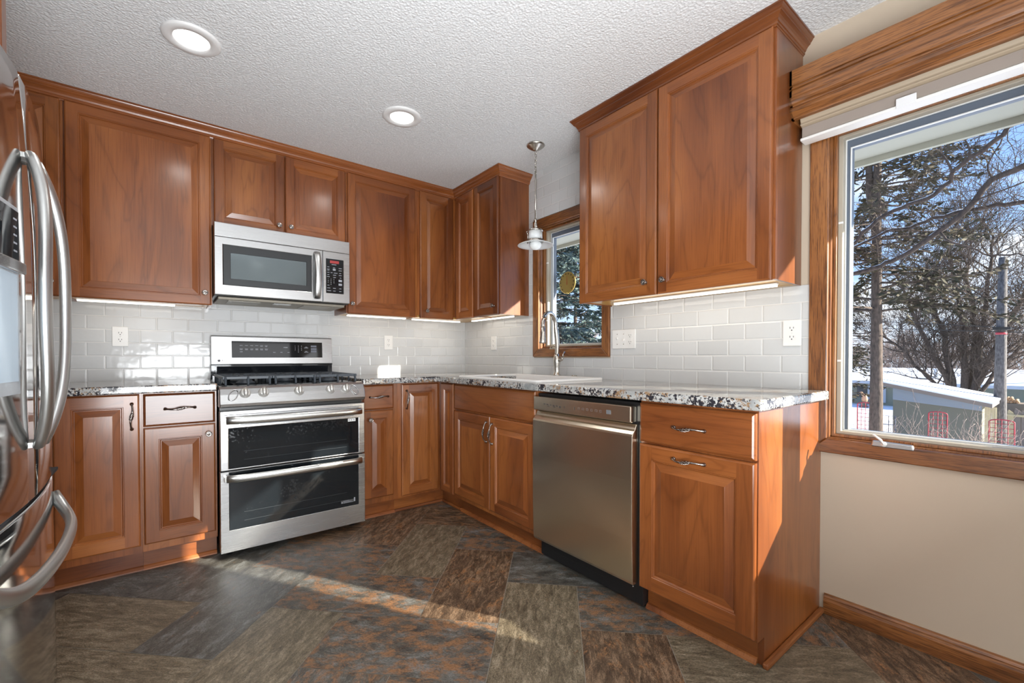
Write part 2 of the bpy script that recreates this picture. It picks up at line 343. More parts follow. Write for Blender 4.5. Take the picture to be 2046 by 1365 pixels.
def text_mesh(name, txt, size, T, a, b, c_, mat_, parent, ext=.0004):
    cu = bpy.data.curves.new('t', 'FONT'); cu.body = txt; cu.size = size; cu.extrude = ext; cu.align_x = 'CENTER'; cu.align_y = 'CENTER'
    to = bpy.data.objects.new('t', cu); COL.objects.link(to); dg = bpy.context.evaluated_depsgraph_get(); me = bpy.data.meshes.new_from_object(to.evaluated_get(dg)); bpy.data.objects.remove(to); bpy.data.curves.remove(cu)
    me.name = name
    for v in me.vertices: v.co = Vector(T((v.co.x+a, v.co.y+b, v.co.z+c_)))-wloc(parent)
    me.materials.clear(); me.materials.append(mat_); o = bpy.data.objects.new(name, me); COL.objects.link(o); o.parent = parent; return o

def cherry(T): return [cherry_z, cherry_x if T is TB else cherry_y]
def panel_door(T, a0, a1, b0, b1, c0, t=.019, fw=.055, bw=.027, style='raised'):
    b = B(T)
    if style == 'slab': rings = [(0, 0), (0, t-.007), (.004, t-.003), (.010, t)]
    else:
        rings = [(0, 0), (0, t-.006), (.003, t-.002), (.007, t), (fw, t), (fw+.002, t-.003), (fw+.005, t-.003), (fw+.009, t-.0095), (fw+.012, t-.0095), (fw+.012+bw, t-.0015), (fw+.0135+bw, t-.0008)]
    RV = [[b.v((a0+i, b0+i, c0+d)), b.v((a1-i, b0+i, c0+d)), b.v((a1-i, b1-i, c0+d)), b.v((a0+i, b1-i, c0+d))] for i, d in rings]
    h, vt = (1, 0) if style != 'slab' else (1, 1)
    for k in range(len(rings)-1):
        i0, i1 = rings[k][0], rings[k+1][0]
        if i1-i0 > .02 and style != 'slab' and k == 3:
            A, C = RV[k], RV[k+1]; d = c0+t
            p = [b.v((a0+i1, b0+i0, d)), b.v((a1-i1, b0+i0, d)), b.v((a1-i1, b1-i0, d)), b.v((a0+i1, b1-i0, d))]
            b.f([A[0], p[0], C[0], C[3], p[3], A[3]], vt); b.f([p[1], A[1], A[2], p[2], C[2], C[1]], vt)
            b.f([p[0], p[1], C[1], C[0]], h); b.f([C[3], C[2], p[2], p[3]], h)
            continue
        for j in range(4): b.f([RV[k][j], RV[k][(j+1) % 4], RV[k+1][(j+1) % 4], RV[k+1][j]], h if j in (0, 2) else vt)
    b.f(RV[0][::-1], vt); b.f(RV[-1], h if style == 'slab' else vt)
    return b
def knob(T, a, b_, c_, parent):
    q = B(T); q.lathe([(.0001, 0), (.0085, 0), (.0075, .003), (.005, .006), (.005, .012), (.011, .016), (.0145, .020), (.0145, .023), (.012, .0255), (.0115, .0245), (.006, .027), (.0001, .0275)], (a, b_, c_), (0, 0, 1), 20)
    for t in (0, PI/2): q.tube([(a-.0105*math.cos(t), b_-.0105*math.sin(t), c_+.0255), (a, b_, c_+.0285), (a+.0105*math.cos(t), b_+.0105*math.sin(t), c_+.0255)], .0016, 6)
    q.done('knob', pewter, parent)
def pull(T, a, b_, c_, parent, vert=False, ln=.125):
    q = B(T); mk = (lambda u, w, d: (a+w, b_+u, c_+d)) if vert else (lambda u, w, d: (a+u, b_+w, c_+d))
    H = ln/2; pts = []; rad = []
    for i in range(25):
        t = -1+2*i/24; d = .024*(1-abs(t)**3.2)+.004; pts.append(mk(H*t, .0035*math.sin(t*PI), d))
        rad.append(.0034+.0042*max(0, 1-abs(abs(t)-1)/.13)+.0012*max(0, 1-abs(abs(t)-.42)/.07))
    q.tube(pts, rad, 8)
    for s_ in (-1, 1): q.lathe([(.0001, 0), (.008, 0), (.007, .004), (.0045, .007), (.0001, .008)], mk(H*s_*.96, 0, 0), (0, 0, 1), 12)
    for k in range(4):
        pp = []; 
        for i in range(13):
            t = -.36+.72*i/12; ph = k*PI/2+i*.45; r = .0062*max(0, math.cos(t/.36*PI/2))**.6+.001
            pp.append(mk(H*t, .0035*math.sin(t*PI)+r*math.cos(ph), .024*(1-abs(t)**3.2)+.004+r*math.sin(ph)))
        q.tube(pp, .0016, 5)
    q.done('pull_handle', pewter, parent)
def door(T, parent, a0, a1, b0, b1, c0, kn=None, pl=None, plv=True, name='door', **kw):
    o = panel_door(T, a0, a1, b0, b1, c0, **kw).done(name, cherry(T), parent)
    t = kw.get('t', .019)
    if kn: knob(T, kn[0], kn[1], c0+t, o)
    if pl: pull(T, pl[0], pl[1], c0+t, o, plv)
    return o
def unit_loc(T, a, b_): return Vector(T((a, b_, .15)))

CEIL = 2.415; CT = .927
# ------------------------------------------------------------------ room shell
def holed(T, a0, a1, b0, b1, c0, c1, holes, m=0):
    b = B(T); As = sorted({a0, a1, *[h[0] for h in holes], *[h[1] for h in holes]}); Bs = sorted({b0, b1, *[h[2] for h in holes], *[h[3] for h in holes]})
    G = {}
    def V(i, j, k):
        if (i, j, k) not in G: G[i, j, k] = b.v((As[i], Bs[j], (c0, c1)[k]))
        return G[i, j, k]
    solid = lambda i, j: 0 <= i < len(As)-1 and 0 <= j < len(Bs)-1 and not any(h[0]-1e-6 <= As[i] < h[1]-1e-6 and h[2]-1e-6 <= Bs[j] < h[3]-1e-6 for h in holes)
    for i in range(len(As)-1):
        for j in range(len(Bs)-1):
            if not solid(i, j): continue
            for k in (0, 1): b.f([V(i, j, k), V(i+1, j, k), V(i+1, j+1, k), V(i, j+1, k)], m)
            for di, dj, p, q in ((-1, 0, (i, j), (i, j+1)), (1, 0, (i+1, j), (i+1, j+1)), (0, -1, (i, j), (i+1, j)), (0, 1, (i, j+1), (i+1, j+1))):
                if not solid(i+di, j+dj): b.f([V(*p, 0), V(*q, 0), V(*q, 1), V(*p, 1)], m)
    return b
XL, YB = -3.30, -6.3
BW = (2.765, 4.190, .725, 2.0)      # big window hole in a(-y), b
SW = (1.005, 1.600, 1.118, 2.005)   # small window hole
b = B(); b.box(XL-.1, .16, 0, .12, 0, CEIL); structure(b.done('wall_back', wall_white))
b = holed(TR, -.12, -YB, 0, CEIL, -.16, 0, [BW, SW]); structure(b.done('wall_right', wall_beige))
b = B(); b.box(XL-.1, XL, YB, 0, 0, CEIL); structure(b.done('wall_left', wall_white))
b = B(); b.box(XL-.1, .16, YB-.1, YB, 0, CEIL); structure(b.done('wall_rear', wall_white))
b = B(); b.box(XL-.1, .16, YB-.1, .12, CEIL, CEIL+.1); structure(b.done('ceiling', ceil_mat))
def build_floor():
    b = B(); W = .3245; uvl = b.bm.loops.layers.uv.new('UVMap'); col = b.bm.verts.layers.float_color.new('tid')
    O = Vector((-.905, -.844)); u = Vector((.7071, -.7071)); u.rotate(Matrix.Rotation(math.radians(.6), 2)); v = Vector((-.7071, -.7071)); v.rotate(Matrix.Rotation(math.radians(.6), 2))
    rnd = random.Random(5); g = .0012
    fixed = {('v', 0, 0): .1, ('v', 1, 1): .6, ('v', 2, 2): .15, ('h', -2, 1): .35, ('h', -1, 2): .4, ('h', 0, 3): .45, ('h', 1, 4): .3, ('v', -1, -1): .6, ('h', 2, 1): .9, ('v', -2, 2): .88, ('v', -1, 3): .05, ('h', 3, 2): .42, ('v', 3, 3): .62}
    for i in range(-22, 22):
        for j in range(-22, 22):
            d = (j-i) % 4
            if d == 0: s1, t1, key = i+1, j+2, 'v'
            elif d == 3: s1, t1, key = i+2, j+1, 'h'      # starts where i = j-3
            else: continue
            ctr = O+u*((i+s1)/2)*W+v*((j+t1)/2)*W
            if not (XL-.3 < ctr.x < .5 and YB-.4 < ctr.y < .5): continue
            cs = [(i*W+g, j*W+g), (s1*W-g, j*W+g), (s1*W-g, t1*W-g), (i*W+g, t1*W-g)]
            vs_ = []; 
            r = (fixed.get((key, i, j), rnd.random()), rnd.random(), rnd.random(), 1)
            for p in cs:
                w = O+u*p[0]+v*p[1]; q = b.bm.verts.new((w.x, w.y, 0)); q[col] = r; vs_.append(q)
            f_ = b.f(vs_, 0)
            for lp, p in zip(f_.loops, cs):
                lp[uvl].uv = (p[0]-i*W, p[1]-j*W) if key == 'h' else (p[1]-j*W, p[0]-i*W)
    for co, no in (((XL, 0, 0), (-1, 0, 0)), ((0, 0, 0), (1, 0, 0)), ((0, 0, 0), (0, 1, 0)), ((0, YB, 0), (0, -1, 0))):
        bmesh.ops.bisect_plane(b.bm, geom=b.bm.verts[:]+b.bm.edges[:]+b.bm.faces[:], plane_co=co, plane_no=no, clear_outer=True)
    for f_ in b.bm.faces: 
        f_.normal_update()
        if f_.normal.z < 0: f_.normal_flip()
    b.box(XL-.1, .16, YB-.1, .12, -.1, -.0015, 1)
    structure(b.done('floor', [tile_m, grout_m], loc=(0, 0, 0), fix=False))
build_floor()
# tiled splashbacks
b = B(TB); b.box(XL, 0, .90, 1.46, 0, .006); structure(b.done('wall_back_tile', tile_back, loc=(0, 0, 0)))
hs = [(.945, 1.655, 1.058, 2.07)]
b = holed(TR, .006, 1.70, .90, CEIL, 0, .006, hs); b.box(1.70, 2.706, .90, 1.373, 0, .006); structure(b.done('wall_right_tile', tile_right, loc=(0, 0, 0)))

# ------------------------------------------------------------------ windows
def build_window(name, H, cas, oakw, glass_a, glass_b, crank=None, mull=None):
    a0, a1, b0, b1 = H
    r = bpy.data.objects.new(name, None); COL.objects.link(r); r.location = TR((a0, b0, 0)); structure(r)
    # casing on the wall face
    cl, cr_, cb, ctp = cas
    q = B(TR)
    def plank(a, b_, c_, d_, m): q.prism([a, b_, c_, d_], 0, .019, 'c', m)
    j = .006
    plank((cl, cb), (cr_, cb), (a1-j, b0+j), (a0+j, b0+j), 1); plank((cl, ctp), (a0+j, b1-j), (a1-j, b1-j), (cr_, ctp), 1)
    plank((cl, cb), (a0+j, b0+j), (a0+j, b1-j), (cl, ctp), 0); plank((cr_, cb), (cr_, ctp), (a1-j, b1-j), (a1-j, b0+j), 0)
    q.done('casing', [oak_z, oak_y], r, bevel=.004)
    # jamb liner
    q = holed(TR, a0, a1, b0, b1, -.10, 0, [(a0+.010, a1-.010, b0+.010, b1-.010)]); q.done('jamb', oak_z, r)
    q = holed(TR, a0+.010, a1-.010, b0+.010, b1-.010, -.06, -.028, [(a0+.022, a1-.022, b0+.022, b1-.022)])
    if mull:
        q.box(mull[0], mull[1], b0+.010, b1-.010, -.10, -.012)
    q.done('window_stop', oak_z, r, bevel=.002)
    units = [(a0+.022, a1-.022)] if not mull else [(a0+.022, mull[0]), (mull[1], a1-.022)]
    for k, (u0, u1) in enumerate(units):
        s0 = .040 if k == 0 else .03
        zb, zt = b0+.022, b1-.022
        q = holed(TR, u0, u1, zb, zt, -.085, -.045, [(u0+.016, u1-.016, zb+.012, zt-.012)]); sash = q.done('sash', alu, r, bevel=.002)
        q = holed(TR, u0+.008, u1-.008, zb+.004, zt-.008, -.115, -.0855, [(u0+.036, u1-.036, zb+.018, zt-.050)]); q.done('outer_frame', alu_shaded, sash)
        q = holed(TR, u0+.0155, u1-.0155, zb+.0115, zt-.0115, -.083, -.078, [(u0+.020, u1-.020, zb+.016, zt-.016)]); q.done('glazing_bead', vinyl_white, sash)
        q = holed(TR, u0+.032, u1-.032, zb+.015, zt-.047, -.0852, -.078, [(u0+.036, u1-.036, zb+.019, zt-.051)]); q.done('glazing_bead', vinyl_white, sash)
        q = B(TR); q.box(u0+.034, u1-.034, zb+.017, zt-.049, -.105, -.100); q.done('window_pane', pane_mat, sash)
    return r
w1 = build_window('window_1', BW, (2.705, 4.250, .672, 2.06), None, None, None, mull=(3.345, 3.42))
w2 = build_window('window_2', SW, (.950, 1.652, 1.066, 2.062), None, None, None)
q = B(TR)  # crank operator
q.prism([(2.915, .722), (3.04, .722), (3.035, .742), (2.92, .745)], .0, .022, 'c')
cr1 = q.done('crank_housing', steel('grey crank metal', 'y', (.45, .44, .44), .35), w1, bevel=.004)
q = B(TR); q.lathe([(.0001, 0), (.010, 0), (.009, .010), (.0001, .011)], (2.955, .735, .020), (0, 0, 1), 14); q.tube([(2.955, .738, .03), (2.948, .752, .034), (2.925, .770, .034)], [.006, .008, .007], 8, r2=.004); q.done('crank_lever', mat('white crank lever', (.75, .74, .72), .4), cr1)
q = B(TR); q.prism([(1.13, 1.118), (1.20, 1.118), (1.195, 1.132), (1.135, 1.135)], 0, .02, 'c'); c2_ = q.done('crank_housing', alu, w2, bevel=.003)
q = B(TR); q.tube([(1.15, 1.13, .022), (1.17, 1.142, .03), (1.205, 1.140, .03)], [.005, .006, .005], 8); q.done('crank_lever', alu, c2_)
for (W_, ax, bb) in ((w1, 2.792, (1.05, 1.62)), (w2, 1.032, (1.33, 1.75))):
    for z in bb:
        q = B(TR); q.box(ax-.003, ax+.012, z-.004, z+.004, -.052, -.044); q.done('sash_latch', vinyl_white, W_)

# oak valance box and pleated shade over the big window
def build_valance():
    a0, a1 = 2.662, 4.30
    t = thing('window_valance', TR((a0, 2.04, 0)), 'fluted oak valance box mounted above the large window', 'valance')
    prof = [(0, 2.045), (0, 2.225)]
    front = [(.150, 2.225), (.150, 2.165), (.144, 2.163), (.144, 2.158), (.150, 2.156), (.150, 2.150), (.143, 2.148), (.143, 2.143), (.150, 2.141), (.150, 2.118), (.153, 2.110), (.152, 2.100), (.146, 2.092), (.140, 2.088), (.140, 2.082), (.147, 2.076), (.150, 2.068), (.147, 2.060), (.138, 2.052), (.128, 2.042), (.128, 2.036), (.110, 2.036), (.110, 2.205), (.150, 2.225)]
    q = B(TR); q.prism([(z, c_) for c_, z in front[:-1]], a0, a1, 'a'); q.done('valance_board', oak_y, t)
    q = B(TR); pts = [(z, c_) for c_, z in front[:-3]]+[(2.036, 0), (2.225, 0)]; q.prism(pts, a0, a0+.018, 'a'); q.done('return_board', oak_x, t); q = B(TR); q.prism(pts, a1-.018, a1, 'a'); q.done('return_board', oak_x, t)
    q = B(TR); q.box(a0+.018, a1-.018, 2.205, 2.225, 0, .110); q.done('top_board', oak_y, t)
build_valance()
def build_shade():
    a0, a1 = 2.690, 4.27
    t = thing('pleated_shade', TR((a0, 1.96, .02)), 'taupe pleated shade raised into a stack under the oak valance', 'window shade')
    q = B(TR); q.prism([(2.205, .025), (2.205, .095), (2.055, .095), (2.03, .085), (2.02, .09), (2.012, .06), (2.012, .025)], a0, a1, 'a'); q.done('headrail', shade_tan, t, bevel=.003)
    q = B(TR); pts = [(2.012, .028)]
    for i in range(9): pts += [(2.012-.0045*i, .078), (2.012-.0045*(i+.5), .071)]
    pts += [(1.970, .028)]; q.prism(pts, a0+.004, a1-.004, 'a'); q.done('pleat_stack', shade_fabric, t)
    q = B(TR); q.prism([(1.970, .028), (1.970, .080), (1.966, .086), (1.957, .084), (1.955, .03)], a0, a1, 'a'); q.done('bottom_rail', mat('white bottom rail', (.78, .77, .75), .35), t, bevel=.002)
    q = B(TR); q.box(2.99, 3.045, 1.957, 1.990, .084, .089); q.done('clear_tab', mat('clear plastic tab', (.75, .75, .76), .2), t, bevel=.002)
build_shade()
q = B(TR); prof = [(0, .0), (0, .014), (.055, .014), (.066, .011), (.070, .011), (.078, .006), (.083, .005), (.083, 0)]; q.prism(prof, 2.765, -YB, 'a'); structure(q.done('baseboard_right', oak_y))
q = B(); q.box(XL, -1.2+2.0, YB, YB+.014, 0, .083) if False else q.box(XL, -.02, YB, YB+.014, 0, .083); structure(q.done('baseboard_rear', oak_x))

# ------------------------------------------------------------------ crown moulding
def sweep(path, prof, mats, name):
    q = B(); n = len(path); rows = []
    for i, p in enumerate(path):
        p = Vector(p); ds = []
        if i > 0: d = (p-Vector(path[i-1])).normalized(); ds.append(Vector((d.y, -d.x)))
        if i < n-1: d = (Vector(path[i+1])-p).normalized(); ds.append(Vector((d.y, -d.x)))
        m = ds[0] if len(ds) == 1 else (ds[0]+ds[1])/(1+ds[0].dot(ds[1]))
        rows.append([q.v((p.x+m.x*d_, p.y+m.y*d_, z)) for d_, z in prof])
    K = len(prof)
    for i in range(n-1):
        d = Vector(path[i+1])-Vector(path[i]); mi = 0 if abs(d.x) > abs(d.y) else 1
        for k in range(K): q.f([rows[i][k], rows[i][(k+1) % K], rows[i+1][(k+1) % K], rows[i+1][k]], mi)
    q.f(rows[0][::-1]); q.f(rows[-1]); return structure(q.done(name, mats))
CP = [(-.012, CEIL-.0005), (-.012, 2.349), (.005, 2.349), (.007, 2.353), (.010, 2.355), (.010, 2.364), (.013, 2.366), (.016, 2.374), (.021, 2.381), (.027, 2.386), (.030, 2.388), (.030, 2.392), (.034, 2.396), (.038, 2.402), (.040, 2.406), (.044, 2.408), (.044, CEIL-.0005)]
sweep([(XL, -.280), (-.280, -.280), (-.280, -.893), (-.0005, -.893)], CP, [cherry_x, cherry_y], 'trim_1')
sweep([(-.0005, -1.657), (-.280, -1.657), (-.280, -2.668), (-.0005, -2.668)], CP, [cherry_x, cherry_y], 'trim_2')

# ------------------------------------------------------------------ upper cabinets
DC = .277        # plane the doors hang on
def upper_box(T, t, a0, a1, b0=1.372, b1=2.358, end=(0, 0), side_m=None):
    M = cherry(T)
    q = B(T); q.box(a0, a1, b0+.018, b1, .0065, DC-.020, 0); q.box(a0, a0+.012, b0, b0+.018, .0065, DC-.02); q.box(a1-.012, a1, b0, b0+.018, .0065, DC-.02)
    q.done('carcass', [cherry_z, cherry_x], t)
    q = B(T); q.box(a0+.0125, a1-.0125, b0+.006, b0+.0175, .008, DC-.021); q.done('bottom_panel', under_mat, t)
    q = B(T); q.box(a0, a1, b0, b1, DC-.0195, DC-.001, 0); q.done('face_frame', [cherry_z, cherry_x], t)
def upper(T, a0, a1, label, doors, b0=1.372, group=None):
    t = thing('wall_cabinet', T((a0, b0, .0065)), label, 'cabinet', group)
    upper_box(T, t, a0, a1, b0)
    for d in doors: door(T, t, d[0], d[1], b0-.004 if b0 < 1.4 else b0-.002, 2.352, DC, kn=d[2], fw=.050)
    return t
upper(TB, -3.18, -2.563, 'upper cherry cabinet half hidden behind the top of the refrigerator', [(-3.17, -2.572, (-2.61, 1.44))])
upper(TB, -2.562, -1.944, 'wide single-door cherry wall cabinet between the refrigerator and the microwave', [(-2.557, -1.950, (-1.981, 1.438))])
upper(TB, -1.943, -1.163, 'short two-door cherry wall cabinet directly above the microwave', [(-1.933, -1.553, (-1.588, 1.899)), (-1.548, -1.170, (-1.519, 1.899))], b0=1.842)
upper(TB, -1.162, -.617, 'single-door cherry wall cabinet just right of the microwave, knob at lower left', [(-1.153, -.640, (-1.129, 1.438))])
# corner unit with a folding pair of doors
t = thing('corner_wall_cabinet', (-.3, -.3, 1.372), 'cherry corner wall cabinet with two narrow doors meeting in the inside corner', 'cabinet')
q = B(); q.prism([(-.616, -.0065), (-.616, -DC+.001), (-DC+.001, -DC+.001), (-DC+.001, -.574), (-.0065, -.574), (-.0065, -.0065)], 1.390, 2.358); q.done('carcass', cherry_z, t)
q = B(); q.prism([(-.610, -.0075), (-.610, -DC+.022), (-DC+.022, -DC+.022), (-DC+.022, -.570), (-.0075, -.570), (-.0075, -.0075)], 1.376, 1.3895); q.done('bottom_panel', under_mat, t)
door(TB, t, -.598, -.2985, 1.368, 2.352, DC, kn=(-.547, 1.424), fw=.052, bw=.02)
door(TR, t, .3175, .564, 1.368, 2.352, DC, fw=.052, bw=.02)
upper(TR, .575, .893, 'narrow cherry wall cabinet left of the sink window, sunlit on its side', [(.584, .885, (.846, 1.432))])
upper(TR, 1.655, 2.672, 'large two-door cherry wall cabinet right of the sink window', [(1.661, 2.157, (2.101, 1.431)), (2.163, 2.663, (2.199, 1.430))])
# over the refrigerator
t = thing('over_refrigerator_cabinet', (-2.9, -1.75, 1.84), 'cherry cabinet mounted above the refrigerator at the left edge', 'cabinet')
q = B(); q.box(XL+.001, -2.575, -2.22, -1.305, 1.84, 2.36); q.done('carcass', cherry_z, t)
door(TF, t, -2.215, -1.765, 1.845, 2.35, -2.574); door(TF, t, -1.758, -1.310, 1.845, 2.35, -2.574)

# ------------------------------------------------------------------ base cabinets
BC = .600        # plane of base doors (front = .619)
def base_box(T, t, a0, a1, kick=True, skip_kick=False):
    q = B(T)
    if 'sink' in t.name:
        for p in ((a0, a0+.016, .105, .888, .0065, BC-.02), (a1-.016, a1, .105, .888, .0065, BC-.02), (a0+.0165, a1-.0165, .105, .125, .0065, BC-.02), (a0+.0165, a1-.0165, .126, .74, .0065, .012)): q.box(*p)
    else: q.box(a0, a1, .105, .888, .0065, BC-.020)
    q.done('carcass', [cherry_z], t)
    q = B(T); q.box(a0, a1, .105, .888, BC-.0195, BC-.001); q.done('face_frame', [cherry_z], t)
    if kick:
        q = B(T); q.box(a0, a1, 0, .1045, .53, .545); k = q.done('toe_kick', cherry(T)[1], t)
        q = B(T); q.prism([(0, .5455), (0, .564), (.006, .562), (.016, .553), (.019, .5455)], a0, a1, 'a'); q.done('shoe_molding', cherry_shoe, k)
def base(T, a0, a1, label, name='base_cabinet'):
    t = thing(name, T((a0, 0, .0065)), label, 'cabinet'); base_box(T, t, a0, a1); return t
t = base(TB, -2.90, -2.2605, 'tall-door cherry base cabinet nearest the refrigerator, with an upright pull'); door(TB, t, -2.565, -2.268, .142, .884, BC, pl=(-2.296, .778), fw=.058)
t = base(TB, -2.260, -1.952, 'cherry base cabinet with drawer and door, left of the range'); door(TB, t, -2.254, -1.960, .722, .882, BC, pl=(-2.108, .806), plv=False, name='drawer', style='slab'); door(TB, t, -2.254, -1.960, .143, .716, BC, kn=(-1.990, .664), fw=.058)
t = base(TB, -1.184, -.930, 'narrow cherry base cabinet with drawer and door, right of the range')
door(TB, t, -1.166, -.960, .722, .882, BC, pl=(-1.063, .804), plv=False, name='drawer', style='slab', ); door(TB, t, -1.166, -.963, .143, .714, BC, kn=(-1.124, .658), fw=.048)
t = thing('corner_base_cabinet', (-.35, -.35, 0), 'cherry corner base cabinet with folding doors and one upright pull', 'cabinet')
q = B(); q.prism([(-.929, -.0065), (-.929, -BC+.001), (-BC+.001, -BC+.001), (-BC+.001, -.815), (-.0065, -.815), (-.0065, -.0065)], .105, .888); q.done('carcass', cherry_z, t)
q = B(); q.prism([(-.929, -.53), (-.929, -.545), (-.545, -.545), (-.545, -.815), (-.53, -.815), (-.53, -.53)], 0, .1045); k = q.done('toe_kick', cherry_x, t)
q = B(); q.prism([(-.929, -.5455), (-.929, -.562), (-.562, -.562), (-.562, -.815), (-.5455, -.815), (-.5455, -.5455)], 0, .018); q.done('shoe_molding', cherry_shoe, k, bevel=.004)
door(TB, t, -.903, -.6215, .120, .880, BC, pl=(-.868, .775), fw=.052, bw=.022); door(TR, t, .640, .808, .120, .880, BC, fw=.040, bw=.016)
t = base(TR, .816, 1.652, 'cherry sink base cabinet with false drawer front and two doors', 'sink_base_cabinet')
door(TR, t, .824, 1.645, .712, .880, BC, name='false_drawer_front', style='slab'); door(TR, t, .824, 1.232, .133, .702, BC, pl=(1.206, .607), fw=.052); door(TR, t, 1.238, 1.645, .133, .702, BC, pl=(1.265, .603), fw=.052)
t = base(TR, 2.290, 2.7275, 'cherry base cabinet at the open end of the counter, its end panel in sunlight', 'base_cabinet')
door(TR, t, 2.293, 2.7435, .718, .876, BC, pl=(2.510, .795), plv=False, name='drawer', style='slab'); door(TR, t, 2.293, 2.7435, .112, .709, BC, pl=(2.510, .673), plv=False, fw=.060)
q = B(); pr = [(-.0005, 0), (-.545, 0), (-.545, .100), (-.5985, .100), (-.5985, .888), (-.0005, .888)]
V0 = [q.v((x, -2.7475, z)) for x, z in pr]; V1 = [q.v((x, -2.728, z)) for x, z in pr]; q.f(V0); q.f(V1[::-1])
for i in range(6): q.f([V0[i], V0[(i+1) % 6], V1[(i+1) % 6], V1[i]])
ep = q.done('end_panel', cherry_z, t)
q = B(); q.prism([(-.0005, -2.748), (-.564, -2.748), (-.564, -2.768), (-.0005, -2.768)], 0, .020); q.done('shoe_molding', cherry_shoe, ep, bevel=.006, seg=3)

# ------------------------------------------------------------------ worktops, sink, tap
q = B(TB); q.box(-2.95, -1.9525, .889, CT, .0065, .655); tag(q.done('granite_countertop', granite_m, bevel=.006, seg=3), 'short run of speckled granite worktop between refrigerator and range', 'countertop')
def l_counter():
    q = B(); As = [-1.180, -.655, -.545, -.125, -.0065]; Bs = [-2.777, -1.585, -.890, -.655, -.0065]
    G = {}
    def V(i, j, k):
        if (i, j, k) not in G: G[i, j, k] = q.v((As[i], Bs[j], (.889, CT)[k]))
        return G[i, j, k]
    def solid(i, j):
        if not (0 <= i < 4 and 0 <= j < 4): return False
        if i == 0: return j == 3
        if i == 2 and j == 1: return False
        return True
    for i in range(4):
        for j in range(4):
            if not solid(i, j): continue
            for k in (0, 1): q.f([V(i, j, k), V(i+1, j, k), V(i+1, j+1, k), V(i, j+1, k)])
            for di, dj, p, r in ((-1, 0, (i, j), (i, j+1)), (1, 0, (i+1, j), (i+1, j+1)), (0, -1, (i, j), (i+1, j)), (0, 1, (i, j+1), (i+1, j+1))):
                if not solid(i+di, j+dj): q.f([V(*p, 0), V(*r, 0), V(*r, 1), V(*p, 1)])
    tag(q.done('granite_countertop', granite_m, bevel=.007, seg=3), 'L-shaped speckled granite worktop running under the sink and over the dishwasher', 'countertop')
l_counter()
def build_sink():
    t = thing('kitchen_sink', (-.335, -1.24, CT), 'white drop-in double sink set in the granite under the small window', 'sink')
    def rr(x0, x1, y0, y1, r, z, n=5):
        o = []
        for cx, cy, a in ((x1-r, y1-r, 0), (x0+r, y1-r, 90), (x0+r, y0+r, 180), (x1-r, y0+r, 270)):
            for k in range(n+1): w = math.radians(a+90*k/n); o.append((cx+r*math.cos(w), cy+r*math.sin(w), z))
        return o
    q = B(); X0, X1, Y0, Y1 = -.600, -.060, -1.655, -.835
    L_ = [rr(X0, X1, Y0, Y1, .03, CT+.0005), rr(X0+.001, X1-.001, Y0+.001, Y1-.001, .03, CT+.010), rr(X0+.006, X1-.006, Y0+.006, Y1-.006, .028, CT+.013), rr(X0+.026, X1-.06, Y0+.026, Y1-.026, .03, CT+.013)]
    Q = [[q.v(p) for p in l_] for l_ in L_]; n = len(Q[0])
    for A, C in zip(Q, Q[1:]):
        for k in range(n): q.f([A[k], A[(k+1) % n], C[(k+1) % n], C[k]], 0, True)
    # deck with two bowls
    x0, x1, y0, y1 = X0+.026, X1-.06, Y0+.026, Y1-.026
    inner = [q.v(p) for p in rr(x0+.006, x1-.006, y0+.006, y1-.006, .03, CT+.006)]
    for k in range(n): q.f([Q[-1][k], Q[-1][(k+1) % n], inner[(k+1) % n], inner[k]], 0, True)
    low = [q.v(p) for p in rr(x0+.014, x1-.014, y0+.014, y1-.014, .05, CT-.17)]
    for k in range(n): q.f([inner[k], inner[(k+1) % n], low[(k+1) % n], low[k]], 0, True)
    q.f(low); q.done('sink_basin', sink_white, t)
    q = B(); q.box(x0+.012, x1-.012, -1.262, -1.240, CT-.168, CT-.012); q.done('bowl_divider', sink_white, t, bevel=.008, seg=3)
    for y in (-1.45, -1.05):
        q = B(); q.lathe([(.0001, 0), (.042, 0), (.045, .003), (.0001, .001)], ((x0+x1)/2, y, CT-.1695), (0, 0, 1), 20); q.done('drain', chrome, t)
build_sink()
